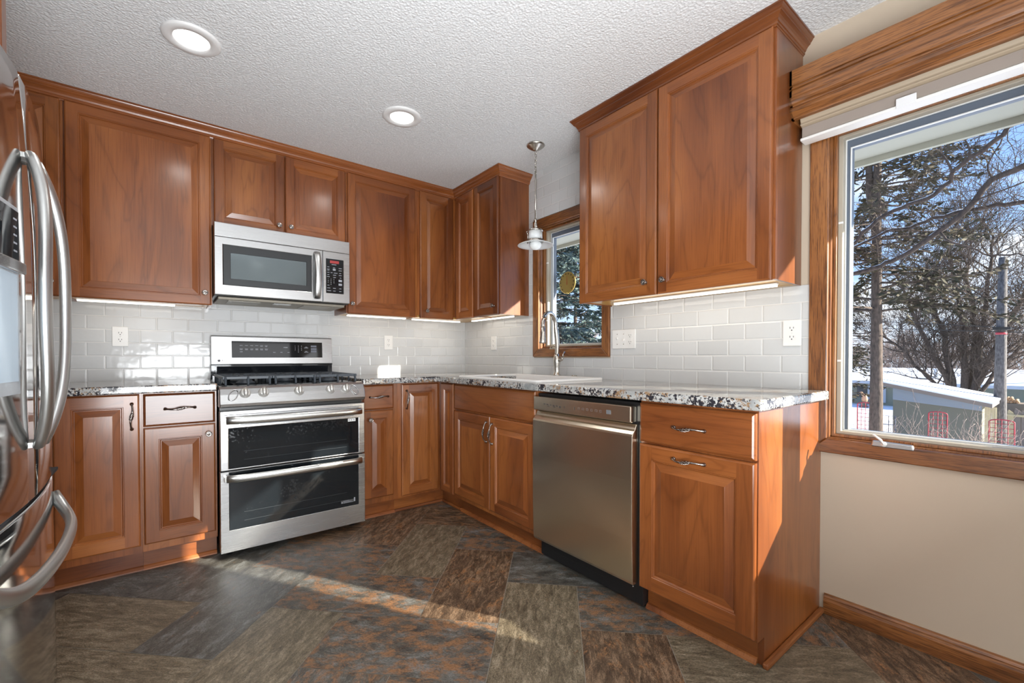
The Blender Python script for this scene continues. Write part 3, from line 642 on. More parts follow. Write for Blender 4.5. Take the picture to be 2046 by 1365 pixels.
def build_faucet():
    x, y, z = -.090, -1.275, CT+.0135
    t = thing('kitchen_faucet', (x, y, z), 'tall curved brushed nickel pull-down faucet behind the white sink', 'faucet')
    q = B(); q.lathe([(.0001, 0), (.027, 0), (.027, .006), (.021, .012), (.0185, .03), (.020, .06), (.024, .085), (.0245, .105), (.020, .125), (.015, .145), (.0001, .146)], (x, y, z), (0, 0, 1), 24); q.done('faucet_body', nickel, t)
    q = B(); pts = []; rad = []
    for i in range(29):
        k = i/28
        if k < .42: u = k/.42; dx, dz = .010*math.sin(u*PI), .13+u*.19
        else:
            u = (k-.42)/.58; a = u*PI*1.02; dx, dz = -.072*(1-math.cos(a)), .32+.088*math.sin(a)*1.1
        pts.append((x+dx, y-.02*min(1, max(0, (k-.42)/.58))+.012*math.sin(k*PI), z+dz)); rad.append(.0135+.004*math.sin(min(1, k/.3)*PI/2)-.004*k if k < .42 else .0135)
    q.tube(pts, rad, 14); q.done('spout', nickel, t)
    e = Vector(pts[-1]); q = B(); q.lathe([(.0001, .01), (.0145, .008), (.0155, -.03), (.0200, -.075), (.0225, -.095), (.021, -.102), (.0001, -.101)], e, (.05, 0, 1), 20); q.done('spray_head', nickel, t)
    q = B(); q.tube([(x, y-.018, z+.10), (x, y-.045, z+.108), (x-.004, y-.060, z+.12)], [.012, .011, .009], 12); q.tube([(x-.004, y-.050, z+.113), (x+.002, y-.060, z+.135), (x+.010, y-.064, z+.160)], [.010, .009, .007], 10, r2=.006); q.done('faucet_lever', nickel, t)
    q = B(); q.lathe([(.0001, 0), (.018, 0), (.017, .007), (.0001, .008)], (x+.0, y-.16, z), (0, 0, 1), 18); tag(q.done('sink_hole_cover', nickel), 'small round nickel cap on the sink deck right of the faucet', 'cap')
build_faucet()

# ------------------------------------------------------------------ range
def build_range():
    a0, a1 = -1.9475, -1.188; T = TB
    t = thing('gas_range', TB(((a0+a1)/2, 0, .35)), 'stainless steel double-oven gas range standing between the base cabinets', 'range')
    q = B(T); q.box(a0+.004, a1-.004, .035, .90, .03, .655); q.done('body', black_plastic, t)
    for a in (a0+.05, a1-.05):
        for c_ in (.08, .60): q = B(T); q.lathe([(.0001, 0), (.018, 0), (.018, .036), (.0001, .036)], (a, 0, c_), (0, 1, 0), 12); q.done('levelling_foot', black_plastic, t)
    # backguard
    q = B(T); q.prism([(1.018, .032), (1.018, .072), (1.196, .058), (1.202, .05), (1.202, .032)], a0+.010, a1-.010, 'a'); bg = q.done('backguard', steel_x, t, bevel=.002)
    bgc = lambda z: .072-(z-1.018)/.178*.014
    q = B(T); q.prism([(1.060, bgc(1.060)-.002), (1.060, bgc(1.060)+.0012), (1.168, bgc(1.168)+.0012), (1.168, bgc(1.168)-.002)], -1.826, -1.266, 'a'); dp = q.done('display_panel', black_gloss, bg, bevel=.0008)
    q = B(T)
    def dash(a, z, w, h=.0035): q.prism([(z-h/2, bgc(z)+.001), (z-h/2, bgc(z)+.0018), (z+h/2, bgc(z)+.0018), (z+h/2, bgc(z)+.001)], a-w/2, a+w/2, 'a')
    for i, a in enumerate((-1.773, -1.743, -1.713, -1.683, -1.655, -1.627)):
        dash(a, 1.140, .017); dash(a, 1.118, .018); dash(a, 1.112, .016)
        if i > 3: dash(a, 1.134, .014)
    dash(-1.773, 1.099, .016)
    for a in (-1.578, -1.535, -1.490): dash(a, 1.096, .014)
    for z in (1.128, 1.098): dash(-1.375, z, .028); dash(-1.375, z+.006, .014)
    dash(-1.508, 1.130, .026, .006)
    q.done('panel_lettering', mark_dim, bg)
    for k, ch in enumerate('1234567890'):
        a, z = (-1.447+.0205*(k % 3), 1.140-.0135*(k//3)) if k < 9 else (-1.4265, 1.0995)
        text_mesh('panel_digit', ch, .0105, T, a, z, bgc(z)+.0015, mark_white, bg)
    q = B(T)
    for z, h in ((1.140, .013), (1.121, .013), (1.104, .013)): dash(-1.325, z, .038, h)
    q.done('start_keys', mat('grey touch keys', (.16, .17, .21), .5), bg)
    text_mesh('logo_lettering', 'LG', .019, T, -1.868, 1.041, bgc(1.041)+.0005, logo_grey, bg)
    q = B(T); q.lathe([(.0001, 0), (.008, 0), (.0075, .0006), (.0001, .0006)], (-1.896, 1.041, bgc(1.041)), (0, 0, 1), 20); q.done('logo_roundel', logo_grey, bg)
    q = B(T); q.box(a0+.008, a1-.008, .905, 1.0175, .030, .060); q.prism([(.935, .06), (.935, .066), (1.005, .075), (1.005, .06)], a0+.04, a1-.04, 'a'); q.box(a0+.008, a1-.008, 1.0095, 1.0175, .06, .070); q.done('rear_riser', enamel_black, t, bevel=.003)
    # cooktop
    q = B(T); q.box(a0+.002, a1-.002, .896, .912, .06, .640); q.done('cooktop', enamel_black, t, bevel=.004)
    burn = [(-1.80, .20), (-1.80, .47), (-1.5675, .335), (-1.335, .20), (-1.335, .47)]
    for a, c_ in burn:
        q = B(T); q.lathe([(.0001, 0), (.05, 0), (.05, .008), (.036, .014), (.034, .018), (.030, .022), (.0001, .023)], (a, .9125, c_), (0, 1, 0), 24); q.done('burner', cast_iron, t)
    def grate(g0, g1, name):
        q = B(T); z0, z1 = .944, .959; W = .012
        def bar(p0, p1, w=W, za=z0, zb=z1):
            d = Vector((p1[0]-p0[0], p1[1]-p0[1])); n_ = Vector((-d.y, d.x)).normalized()*w/2
            poly = [(p0[0]+n_.x, p0[1]+n_.y), (p1[0]+n_.x, p1[1]+n_.y), (p1[0]-n_.x, p1[1]-n_.y), (p0[0]-n_.x, p0[1]-n_.y)]
            q.prism(poly, za, zb, 'b')
        c0, c1 = .085, .615; gm = (g0+g1)/2
        for c_ in (c0, (c0+c1)/2, c1): bar((g0, c_), (g1, c_))
        for g in (g0+.004, g1-.004): bar((g, c0), (g, c1))
        for c_ in (.20, .47) if g1-g0 > .2 else (.335,):
            for k in range(8 if g1-g0 > .2 else 6):
                an = k*PI/4+PI/8 if g1-g0 > .2 else k*PI/3
                r1 = .118 if g1-g0 > .2 else .075
                p1 = (max(g0+.004, min(g1-.004, gm+r1*math.cos(an))), max(c0, min(c1, c_+r1*1.1*math.sin(an))))
                bar((gm+.034*math.cos(an), c_+.034*math.sin(an)), p1, .009)
        # front legs curve down over the edge
        for g in ([g0+.012, gm, g1-.012] if g1-g0 > .2 else [g0+.02, g1-.02]):
            for c_, sg in ((c1, 1), (c0, -1)):
                q.tube([(g, .952, c_-.01*sg), (g, .951, c_+.002*sg), (g, .938, c_+.012*sg), (g, .9135, c_+.014*sg)], [.011, .011, .010, .010], 6, r2=.007)
        for g, sg in ((g0, -1), (g1, 1)):
            for c_ in (.20, .335, .47): q.tube([(g-.004*sg, .952, c_), (g, .940, c_), (g, .9135, c_)], .006, 6)
        return q.done('burner_grate', cast_iron, t, bevel=.0015)
    for g0, g1 in ((-1.925, -1.690), (-1.684, -1.451), (-1.445, -1.210)): grate(g0, g1, '')
    # slanted control fascia
    prof = [(.800, .600), (.800, .700), (.806, .708), (.820, .712), (.868, .700), (.896, .684), (.908, .668), (.913, .650), (.911, .636), (.895, .632)]
    q = B(T); q.prism(prof, a0, a1, 'a', sm=False); cp = q.done('control_fascia', steel_x, t, bevel=.004)
    nrm = Vector((0, .42, .907)).normalized()
    for i, a in enumerate((-1.832, -1.745, -1.566, -1.394, -1.304)):
        c0 = Vector((a, .872, .700)); q = B(T)
        q.lathe([(.0001, -.004), (.0265, -.002), (.0265, .002), (.0225, .004), (.0225, .018), (.0205, .021), (.0001, .021)], c0, nrm, 28, 0)
        up = Vector((0, .907, -.42)); p = [c0+nrm*.026+up*.020, c0+nrm*.029, c0+nrm*.026-up*.022]
        q.tube([tuple(v) for v in p], [.0075, .0085, .0075], 4, r2=.011, up=tuple(nrm)); q.done('burner_knob', knob_metal, cp)
    for a, sg in ((a0+.062, 1), (a1-.062, -1)):
        q = B(T); c0 = Vector((a, .866, .7035)); pts = []
        for k in range(24): w = 2*PI*k/24; pts.append(tuple(c0+Vector((.020*math.cos(w)+sg*.010*math.sin(w), 0, 0))+Vector((0, .907, -.42))*.030*math.sin(w)))
        q.tube(pts, .0026, 6, closed=True); q.done('oval_emboss', steel_x, cp)
    # doors
    def oven(nm, b0, b1, w0, w1, hz, gtop):
        q = holed(T, a0+.001, a1-.001, b0, b1, .656, .702, [(-1.908, -1.228, w0, w1)]); d = q.done(nm, steel_x, t, bevel=.004)
        q = B(T); q.box(-1.9075, -1.2285, w0+.0005, w1-.0005, .665, .7005); q.done('oven_window', oven_glass, d, bevel=.001)
        q = B(T)
        if w1-w0 > .2:
            for z in (w0+.04, w0+.085): q.box(-1.84, -1.30, z, z+.0012, .7006, .7009)
            q.done('rack_outline', mat('faint rack outline', (.05, .055, .06), .2), d)
        else: q.bm.free()
        q = B(T); H = []
        for i in range(17):
            k = -1+2*i/16; H.append(((a0+a1)/2+k*.352, hz+.0, .752-.020*k*k if abs(k) < .97 else .722))
        q.tube(H, .0205, 14, r2=.0105, up=(0, 1, 0))
        for sg in (-1, 1): q.box((a0+a1)/2+sg*.352-.012, (a0+a1)/2+sg*.352+.012, hz-.014, hz+.014, .700, .730)
        q.done('oven_handle', steel_hx, d, bevel=.002); return d
    d1 = oven('upper_oven_door', .471, .782, .480, .690, .735, 0); d2 = oven('lower_oven_door', .042, .465, .156, .462, .432, 0)
    q = B(T); q.box(-1.292, -1.246, .672, .690, .7008, .7012); q.done('sticker', mat('white sticker', (.75, .75, .73), .5), d1)
    q = B(T)
    for a in (-1.284, -1.270, -1.256): q.box(a-.004, a+.004, .677, .685, .7013, .7015)
    q.done('sticker_print', mark_dim, d1)
    q = B(T); q.box(-1.335, -1.255, .178, .196, .7008, .7011); q.done('info_label', mat('dark info label', (.05, .05, .05), .5), d2)
    q = B(T)
    for k, w in enumerate((.035, .050, .060)): q.box(-1.322, -1.322+w, .193-.006*k-.002, .193-.006*k, .7012, .7014)
    q.box(-1.333, -1.325, .180, .188, .7012, .7014); q.box(-1.258, -1.250, .180, .204, .7012, .7014); q.done('label_print', mark_dim, d2)
    q = B(T); q.box(a0+.02, a1-.02, .7595, .764, .7021, .7030); q.box(a0+.09, a1-.07, .705, .709, .7021, .7030); q.done('door_groove', logo_grey, d1)
build_range()

# ------------------------------------------------------------------ microwave
def build_microwave():
    a0, a1, z0, z1 = -1.9405, -1.172, 1.425, 1.8405; T = TB; FC = .385
    t = thing('microwave_oven', TB(((a0+a1)/2, z0, .2)), 'stainless over-the-range microwave with black keypad', 'microwave')
    q = B(T); q.box(a0, a1, z0-.004, z1, .0065, FC-.028); q.done('body', black_plastic, t, bevel=.003)
    q = B(T); q.box(a0+.02, a1-.02, z0-.022, z0-.0045, .02, FC-.05); vp = q.done('vent_panel', mat('greasy grey vent panel', (.30, .27, .22), .5, .4), t, bevel=.004)
    for i, a in enumerate((-1.78, -1.36)):
        q = B(T); q.box(a-.085, a+.085, z0-.0245, z0-.0225, .12, .30); q.done('grease_filter', mat('mesh filter', (.35, .33, .29), .45, .8), vp)
    q = B(T); q.box(-1.62, -1.52, z0-.0245, z0-.0225, .24, .30); q.done('task_light_cover', opal, vp)
    q = B(T); q.box(a0, a1, 1.760, z1, FC-.0275, FC); q.done('top_fascia', steel_x, t, bevel=.003)
    q = holed(T, a0, -1.347, z0, 1.7585, FC-.0275, FC, [(-1.898, -1.415, 1.484, 1.716)]); d = q.done('microwave_door', steel_x, t, bevel=.003)
    q = holed(T, -1.8975, -1.4155, 1.4845, 1.7155, FC-.02, FC+.001, [(-1.861, -1.447, 1.521, 1.671)]); wf = q.done('window_frame', mw_frame, d, bevel=.0015)
    q = B(T); q.box(-1.8605, -1.4475, 1.5215, 1.6705, FC-.018, FC-.001); q.done('window_pane', mw_glass, wf)
    q = B(T); H = [(-1.384, 1.447+.294*i/14, FC+.006+.034*max(0, math.sin(PI*i/14))**.6) for i in range(15)]
    q.tube(H, .010, 12, r2=.0205, up=(0, 0, 1)); q.done('door_handle', steel_hd, d)
    q = B(T); q.box(-1.3455, a1, z0, 1.7585, FC-.0275, FC); c_ = q.done('control_panel', steel_x, t, bevel=.003)
    q = B(T); q.box(-1.327, -1.213, 1.486, 1.713, FC+.0002, FC+.0022); kp = q.done('keypad', black_gloss, c_, bevel=.0008)
    q = B(T); q.box(-1.302, -1.244, 1.684, 1.702, FC+.0023, FC+.0028); q.done('clock_display', led_red, kp)
    q = B(T)
    def dash(a, z, w, h=.0035): q.box(a-w/2, a+w/2, z-h/2, z+h/2, FC+.0023, FC+.0027)
    for a, z, w in ((-1.313, 1.658, .014), (-1.276, 1.656, .014), (-1.236, 1.655, .020), (-1.313, 1.644, .016), (-1.313, 1.637, .014), (-1.236, 1.640, .020), (-1.313, 1.622, .014), (-1.292, 1.622, .012), (-1.266, 1.621, .024), (-1.236, 1.622, .012), (-1.313, 1.607, .012), (-1.273, 1.607, .020), (-1.236, 1.608, .018), (-1.313, 1.594, .018), (-1.273, 1.592, .016), (-1.234, 1.592, .010),
                    (-1.313, 1.538, .012), (-1.311, 1.520, .020), (-1.274, 1.520, .018), (-1.236, 1.520, .014), (-1.309, 1.502, .026), (-1.274, 1.502, .016), (-1.236, 1.502, .014), (-1.276, 1.676, .030)): dash(a, z, w)
    dash(-1.275, 1.643, .018, .012)
    for z in (1.573, 1.548): dash(-1.236, z, .022, .014)
    q.done('key_lettering', mark_dim, kp)
    for k, ch in enumerate('1234567890'):
        a, z = (-1.314+.0185*(k % 3), 1.579-.0115*(k//3)) if k < 9 else (-1.2955, 1.5445)
        text_mesh('key_digit', ch, .0085, T, a, z, FC+.0025, mark_white, kp)
build_microwave()

# ------------------------------------------------------------------ dishwasher
def build_dw():
    T = TR; a0, a1 = 1.656, 2.287
    t = thing('dishwasher', TR(((a0+a1)/2, 0, .3)), 'stainless steel dishwasher with a control strip along its top edge', 'dishwasher')
    q = B(T); q.box(a0, a1, .10, .874, .03, .598); q.done('tub', black_plastic, t)
    q = B(T); q.box(a0+.004, a1-.020, .790, .860, .5985, .640); cp = q.done('control_strip', steel_dw, t, bevel=.004)
    q = B(T)
    def dash(a, z, w, h=.004): q.box(a-w/2, a+w/2, z-h/2, z+h/2, .6402, .6406)
    for i in range(6): dash(1.745+.022*i, .826-.0008*i, .012); 
    for i in range(3): dash(1.775+.04*i, .817, .014, .003)
    dash(1.885, .822, .004, .010); dash(1.95, .822, .004, .014)
    q.done('strip_lettering', mark_dark, cp)
    q = B(T)
    for i in range(6):
        a = 1.978+.026*i; z = .824
        for u0, u1, v0, v1 in ((-.006, .006, .004, .005), (-.006, .006, -.005, -.004), (-.006, -.005, -.005, .005), (.005, .006, -.005, .005)): q.box(a+u0, a+u1, z+v0, z+v1, .6402, .6406)
    q.box(2.14, 2.165, .816, .834, .6402, .6407); q.done('indicator_keys', logo_grey, cp)
    # bowed door with a pocket at the top
    q = B(T); prof = [(.112, .600), (.112, .632), (.125, .638), (.30, .643), (.55, .645), (.735, .643), (.744, .640), (.762, .622), (.783, .612), (.783, .600)]
    q.prism(prof, a0+.002, a1-.010, 'a'); d = q.done('dishwasher_door', steel_dw, t, bevel=.0025)
    q = B(T); q.box(a0, a1, .012, .1095, .50, .578); q.box(a0+.08, a1-.12, .055, .060, .578, .580); tk = q.done('toe_panel', black_plastic, t, bevel=.002)
    q = B(T); q.lathe([(.0001, 0), (.004, 0), (.003, .002), (.0001, .002)], (a1-.05, .075, .578), (0, 0, 1), 10); q.done('screw', chrome, tk)
build_dw()

# ------------------------------------------------------------------ refrigerator
def build_fridge():
    t = thing('refrigerator', (-2.9, -1.74, 0), 'stainless french-door refrigerator with curved bar handles at the left edge', 'refrigerator')
    Y0, Y1, YC = -2.20, -1.285, -1.742
    q = B(); q.box(XL+.03, -2.530, Y0+.005, Y1-.005, .02, 1.765); q.done('body', mat('grey refrigerator casing', (.22, .22, .22), .4, .5), t, bevel=.004)
    def fx(y, z):
        d = -.20*(y+1.70)**2; k = max(0, (z-1.25)/.54); d -= .020*k**2.2; k = max(0, (.75-z)/.7); return -2.436+d+.004*k
    def panel(name, y0, y1, z0, z1, nx=14, nz=22, hole=None):
        q = B(); r = .010
        ys = [y0+(y1-y0)*i/nx for i in range(nx+1)]; zs = [z0+(z1-z0)*i/nz for i in range(nz+1)]
        ys[1] = y0+.005; ys[-2] = y1-.005; zs[1] = z0+.006; zs[-2] = z1-.006
        def X(y, z):
            e = 0
            for dd in (y-y0, y1-y, z-z0, z1-z):
                if dd < .005: e = max(e, 1-dd/.005)
            return fx(y, z)-.004*e**2
        G = [[q.v((X(y, z), y, z)) for z in zs] for y in ys]
        K = [[q.v((-2.526, y, z)) for z in (z0, z1)] for y in (y0, y1)]
        for i in range(nx):
            for j in range(nz):
                if hole and hole[0] <= (ys[i]+ys[i+1])/2 <= hole[1] and hole[2] <= (zs[j]+zs[j+1])/2 <= hole[3]: continue
                q.f([G[i][j], G[i+1][j], G[i+1][j+1], G[i][j+1]], 0, True)
        q.f([G[0][j] for j in range(nz+1)]+[K[0][1], K[0][0]]); q.f([G[nx][j] for j in range(nz, -1, -1)]+[K[1][0], K[1][1]])
        q.f([G[i][nz] for i in range(nx+1)]+[K[1][1], K[0][1]]); q.f([G[i][0] for i in range(nx, -1, -1)]+[K[0][0], K[1][0]])
        q.f([K[0][0], K[0][1], K[1][1], K[1][0]])
        return q.done(name, steel_fr, t)
    def bar(name, parent, sgn, zc=1.2075, zh=.365):
        q = B(); pts = []
        for i in range(33):
            k = -1+2*i/32; bow = (1-abs(k)**2.1)
            y = YC+sgn*(.020+.100*bow); z = zc+zh*k; x = fx(y, z)+.012+.034*(1-abs(k)**4)
            pts.append((x, y, z))
        q.tube(pts, .0225, 14, r2=.0125, up=(0, 1, 0))
        for k in (0, -1): p = pts[k]; q.box(p[0]-.030, p[0]+.004, p[1]-.014, p[1]+.014, p[2]-.006, p[2]+.006)
        return q.done(name, steel_hd, parent)
    dl = panel('left_door', Y0, YC-.003, .700, 1.79); dr = panel('right_door', YC+.003, Y1, .700, 1.79)
    bar('door_handle', dl, -1); bar('door_handle', dr, 1)
    dz = panel('freezer_drawer', Y0, Y1, .045, .690)
    q = B(); pts = []; rad = []
    for i in range(41):
        k = -1+2*i/40; y = YC+.365*k; e = abs(k)**10
        z = .548+.060*e+.016*k*k; x = fx(y, .55)+.045*(1-abs(k)**7)+.0; pts.append((x, y, z))
    q.tube(pts, .0195, 14, r2=.0135, up=(0, 0, 1)); q.done('freezer_handle', steel_hd, dz)
    q = B(); q.box(-2.50, -2.453, Y0+.01, Y1-.03, .6905, .6995); q.done('drawer_gasket', rubber, t)
    # ice and water dispenser
    q = B(); y0, y1, z0, z1 = -2.125, -1.875, .980, 1.412
    xs = lambda y: fx(y, 1.2)
    def slab(ya, yb, za, zb, d0, d1, nm, m, par, n=5, bev=0):
        q = B(); 
        A = [[q.v((xs(ya+(yb-ya)*i/n)+d, ya+(yb-ya)*i/n, z)) for z in (za, zb)] for d in (d0, d1) for i in range(n+1)]
        for i in range(n):
            for o_ in (0, n+1): q.f([A[o_+i][0], A[o_+i+1][0], A[o_+i+1][1], A[o_+i][1]])
            q.f([A[i][0], A[i+1][0], A[n+2+i][0], A[n+1+i][0]]); q.f([A[i][1], A[i+1][1], A[n+2+i][1], A[n+1+i][1]])
        for i in (0, n): q.f([A[i][0], A[i][1], A[n+1+i][1], A[n+1+i][0]])
        return q.done(nm, m, par, bevel=bev)
    q.bm.free()
    fr = slab(y0, y1, z0, z1, .0008, .006, 'dispenser_frame', mat('pale steel dispenser surround', (.62, .66, .70), .3, .6), dl, bev=.001)
    slab(y0+.012, y1-.012, 1.285, z1-.012, .0062, .010, 'dispenser_screen', black_gloss, fr, bev=.001)
    slab(y0+.004, y1-.004, 1.258, 1.284, .0062, .020, 'dispenser_ledge', steel_x, fr, bev=.003)
    slab(y0+.020, y1-.016, z0+.03, 1.255, .0062, .0075, 'dispenser_recess', mat('plastic with painted bluish reflection', (.45, .54, .62), .25), fr)  # bluish light reflected in the niche is put into this panel's colour
    for k in range(5): slab(y1-.045, y1-.026, 1.305+k*.018, 1.309+k*.018, .0102, .0105, 'dispenser_marking', mark_dim, fr, 1)
build_fridge()

# ------------------------------------------------------------------ sockets and switches
def outlet(T, a, z, label, gangs=('outlet',), w=.072, c0=.006):
    n = len(gangs); W = w+.046*(n-1); h = .114
    t = thing('wall_outlet' if gangs[-1] == 'outlet' and n == 1 else 'switch_plate', T((a, z-h/2, c0)), label, 'outlet' if n == 1 else 'switch plate')
    q = B(T); q.prism([(a-W/2, z-h/2), (a+W/2, z-h/2), (a+W/2, z+h/2), (a-W/2, z+h/2)], c0+.0003, c0+.007, 'c'); q.done('cover_plate', white_plastic, t, bevel=.003, seg=3)
    for i, g in enumerate(gangs):
        x = a-.046*(n-1)/2+.046*i
        if g == 'outlet':
            for dz in (-.0195, .0195):
                q = B(T); P_ = []
                for k in range(24): w_ = 2*PI*k/24; P_.append((x+max(-.0172, min(.0172, .0195*math.cos(w_))), z+dz+.0145*math.sin(w_)))
                q.prism(P_, c0+.007, c0+.0088, 'c'); r = q.done('receptacle', white_plastic, t)
                q = B(T)
                for sx, hh in ((-.0065, .0085), (.0065, .007)): q.box(x+sx-.0012, x+sx+.0012, z+dz+.003-hh/2, z+dz+.003+hh/2, c0+.0086, c0+.0091)
                q.lathe([(.0001, 0), (.0026, 0), (.0026, .0004), (.0001, .0004)], (x, z+dz-.0075, c0+.0087), (0, 0, 1), 10); q.done('slots', mark_dark, r)
            q = B(T); q.lathe([(.0001, 0), (.003, 0), (.002, .0012), (.0001, .0014)], (x, z, c0+.007), (0, 0, 1), 10); q.done('screw', white_plastic, t)
        else:
            q = B(T); q.box(x-.005, x+.005, z-.012, z+.012, c0+.007, c0+.0078); q.prism([(z-.004, c0+.0078), (z+.008, c0+.0078), (z+.013, c0+.018), (z+.009, c0+.019)] if i == 0 else [(z+.004, c0+.0078), (z-.008, c0+.0078), (z-.013, c0+.018), (z-.009, c0+.019)], x-.0038, x+.0038, 'a'); q.done('toggle', white_plastic, t)
            q = B(T)
            for dz in (-.030, .030): q.lathe([(.0001, 0), (.003, 0), (.002, .0012), (.0001, .0014)], (x, z+dz, c0+.007), (0, 0, 1), 10)
            q.done('screw', nickel, t)
outlet(TB, -2.371, 1.183, 'white duplex outlet on the tiles between the refrigerator and the range')
outlet(TB, -.739, 1.180, 'white duplex outlet on the tiles right of the range, in the sun patch')
outlet(TR, .455, 1.178, 'white duplex outlet on the tiles left of the sink window')
outlet(TR, 1.757, 1.171, 'white three-gang plate with two toggle switches and an outlet, right of the sink window', ('toggle', 'toggle', 'outlet'))
outlet(TR, 2.641, 1.170, 'white duplex outlet at the far right end of the tiles, beside the oak window casing')

# ------------------------------------------------------------------ light fittings
def downlight(x, y, label, group='recessed ceiling lights'):
    t = thing('recessed_light', (x, y, CEIL-.012), label, 'ceiling light', group)
    q = B(); q.lathe([(.062, -.001), (.068, -.009), (.100, -.009), (.106, -.004), (.106, 0)], (x, y, CEIL-.0002), (0, 0, 1), 40); q.done('trim_ring', white_trim, t)
    q = B(); q.lathe([(.0001, -.0065), (.063, -.0065), (.063, -.0015), (.0001, -.0015)], (x, y, CEIL), (0, 0, 1), 40); q.done('diffuser', lens_glow, t)
    lamp('downlight', 'SPOT', DOWN_W*4, (x, y, CEIL-.02), (0, 0, -1), (1, .97, .93), spot_size=math.radians(165), spot_blend=.9, shadow_soft_size=.06)
downlight(-2.067, -1.085, 'round recessed ceiling light nearest the refrigerator')
downlight(-1.104, -1.070, 'round recessed ceiling light in the middle of the ceiling')
for x, y, w in ((-2.1, -3.6, 'round recessed ceiling light behind the kitchen'), (-1.1, -4.6, 'round recessed ceiling light at the rear of the room')): downlight(x, y, w)
def bar_light(T, a0, a1, label, c_=.175, w=1):
    t = thing('led_light_bar', T(((a0+a1)/2, 1.362, c_)), label, 'light', 'under-cabinet light bars')
    q = B(T); q.box(a0, a1, 1.368, 1.3755, c_-.012, c_+.010); q.done('housing', white_plastic, t, bevel=.002)
    q = B(T); q.box(a0+.004, a1-.004, 1.3610, 1.3675, c_-.012, c_+.012); q.done('light_strip', bar_glow, t)
    p = T(((a0+a1)/2, 1.355, c_)); d = bpy.data.lights.new('bar_lamp', 'AREA'); d.shape = 'RECTANGLE'; d.size = a1-a0-.02; d.size_y = .02; d.energy = BAR_W*(a1-a0)*w; d.color = (1, .90, .76)
    o = bpy.data.objects.new('bar_lamp', d); COL.objects.link(o); o.location = p; o.rotation_euler = (0, 0, 0 if T is TB else PI/2)
bar_light(TB, -2.535, -2.115, 'LED light bar under the wide wall cabinet beside the refrigerator')
bar_light(TB, -1.125, -.665, 'LED light bar under the wall cabinet just right of the microwave')
bar_light(TB, -.60, -.15, 'LED light bar under the corner wall cabinet', .15)
bar_light(TR, .30, .85, 'LED light bar under the narrow wall cabinet left of the sink window', .12)
bar_light(TR, 1.79, 2.63, 'long LED light bar under the large wall cabinet right of the sink window', .14)
def build_pendant():
    x, y = -.290, -1.284
    t = thing('pendant_lamp', (x, y, 1.754), 'brushed nickel pendant lamp with a flat white glass shade over the sink', 'pendant lamp')
    q = B(); q.lathe([(.0001, 0), (.058, 0), (.060, -.004), (.052, -.012), (.046, -.014), (.036, -.023), (.030, -.025), (.016, -.034), (.010, -.037), (.0001, -.038)], (x, y, CEIL-.0003), (0, 0, 1), 36); q.done('canopy', nickel, t)
    q = B()
    for i in range(7):
        z = CEIL-.046-.021*i; pts = []
        for k in range(14):
            w = 2*PI*k/14; u = .0075*math.cos(w); h = .0145*math.sin(w)
            pts.append((x+(u if i % 2 else 0), y+(0 if i % 2 else u), z+h))
        q.tube(pts, .0021, 6, closed=True)
    q.done('chain', nickel, t)
    q = B(); q.tube([(x, y, 2.258), (x, y, 1.935)], .0052, 12); q.done('rod', nickel, t)
    q = B(); q.lathe([(.0001, 1.945), (.008, 1.945), (.012, 1.938), (.008, 1.930), (.007, 1.915), (.011, 1.905), (.012, 1.895), (.008, 1.890), (.008, 1.884), (.030, 1.880), (.046, 1.876), (.048, 1.868), (.044, 1.866), (.0001, 1.866)], (x, y, 0), (0, 0, 1), 30)
    q.tube([(x-.008, y-.016, 1.882), (x-.008, y-.016, 1.915)], .0045, 8); q.done('socket_cup', nickel, t)
    q = B(); q.lathe([(.0001, 1.8655), (.044, 1.8655), (.044, 1.808), (.0001, 1.808)], (x, y, 0), (0, 0, 1), 30); q.done('glass_collar', opal, t)
    q = B()
    for k in range(3):
        a = 2*PI*k/3+.5; q.tube([(x+.047*math.cos(a), y+.047*math.sin(a), 1.872), (x+.058*math.cos(a), y+.058*math.sin(a), 1.862), (x+.050*math.cos(a), y+.050*math.sin(a), 1.845), (x+.050*math.cos(a), y+.050*math.sin(a), 1.806)], .0024, 6)
    q.lathe([(.046, 1.812), (.053, 1.812), (.055, 1.804), (.053, 1.797), (.046, 1.797)], (x, y, 0), (0, 0, 1), 36); q.done('cage_ring', nickel, t)
    q = B(); q.lathe([(.045, 1.806), (.060, 1.800), (.090, 1.790), (.113, 1.779), (.115, 1.776), (.112, 1.775), (.088, 1.785), (.058, 1.795), (.045, 1.799)], (x, y, 0), (0, 0, 1), 48); q.done('lamp_shade', opal, t)
    q = B(); q.lathe([(.0001, 1.802), (.030, 1.801), (.037, 1.790), (.037, 1.776), (.030, 1.761), (.016, 1.752), (.0001, 1.749)], (x, y, 0), (0, 0, 1), 28); q.done('globe_bulb', opal_lit, t)
    q = B()
    for k in range(3):
        a = 2*PI*k/3+.3; q.lathe([(.0001, 0), (.004, 0), (.003, -.008), (.0001, -.009)], (x+.052*math.cos(a), y+.052*math.sin(a), 1.7975), (0, 0, 1), 8)
    q.done('thumb_screws', pewter, t)
build_pendant()
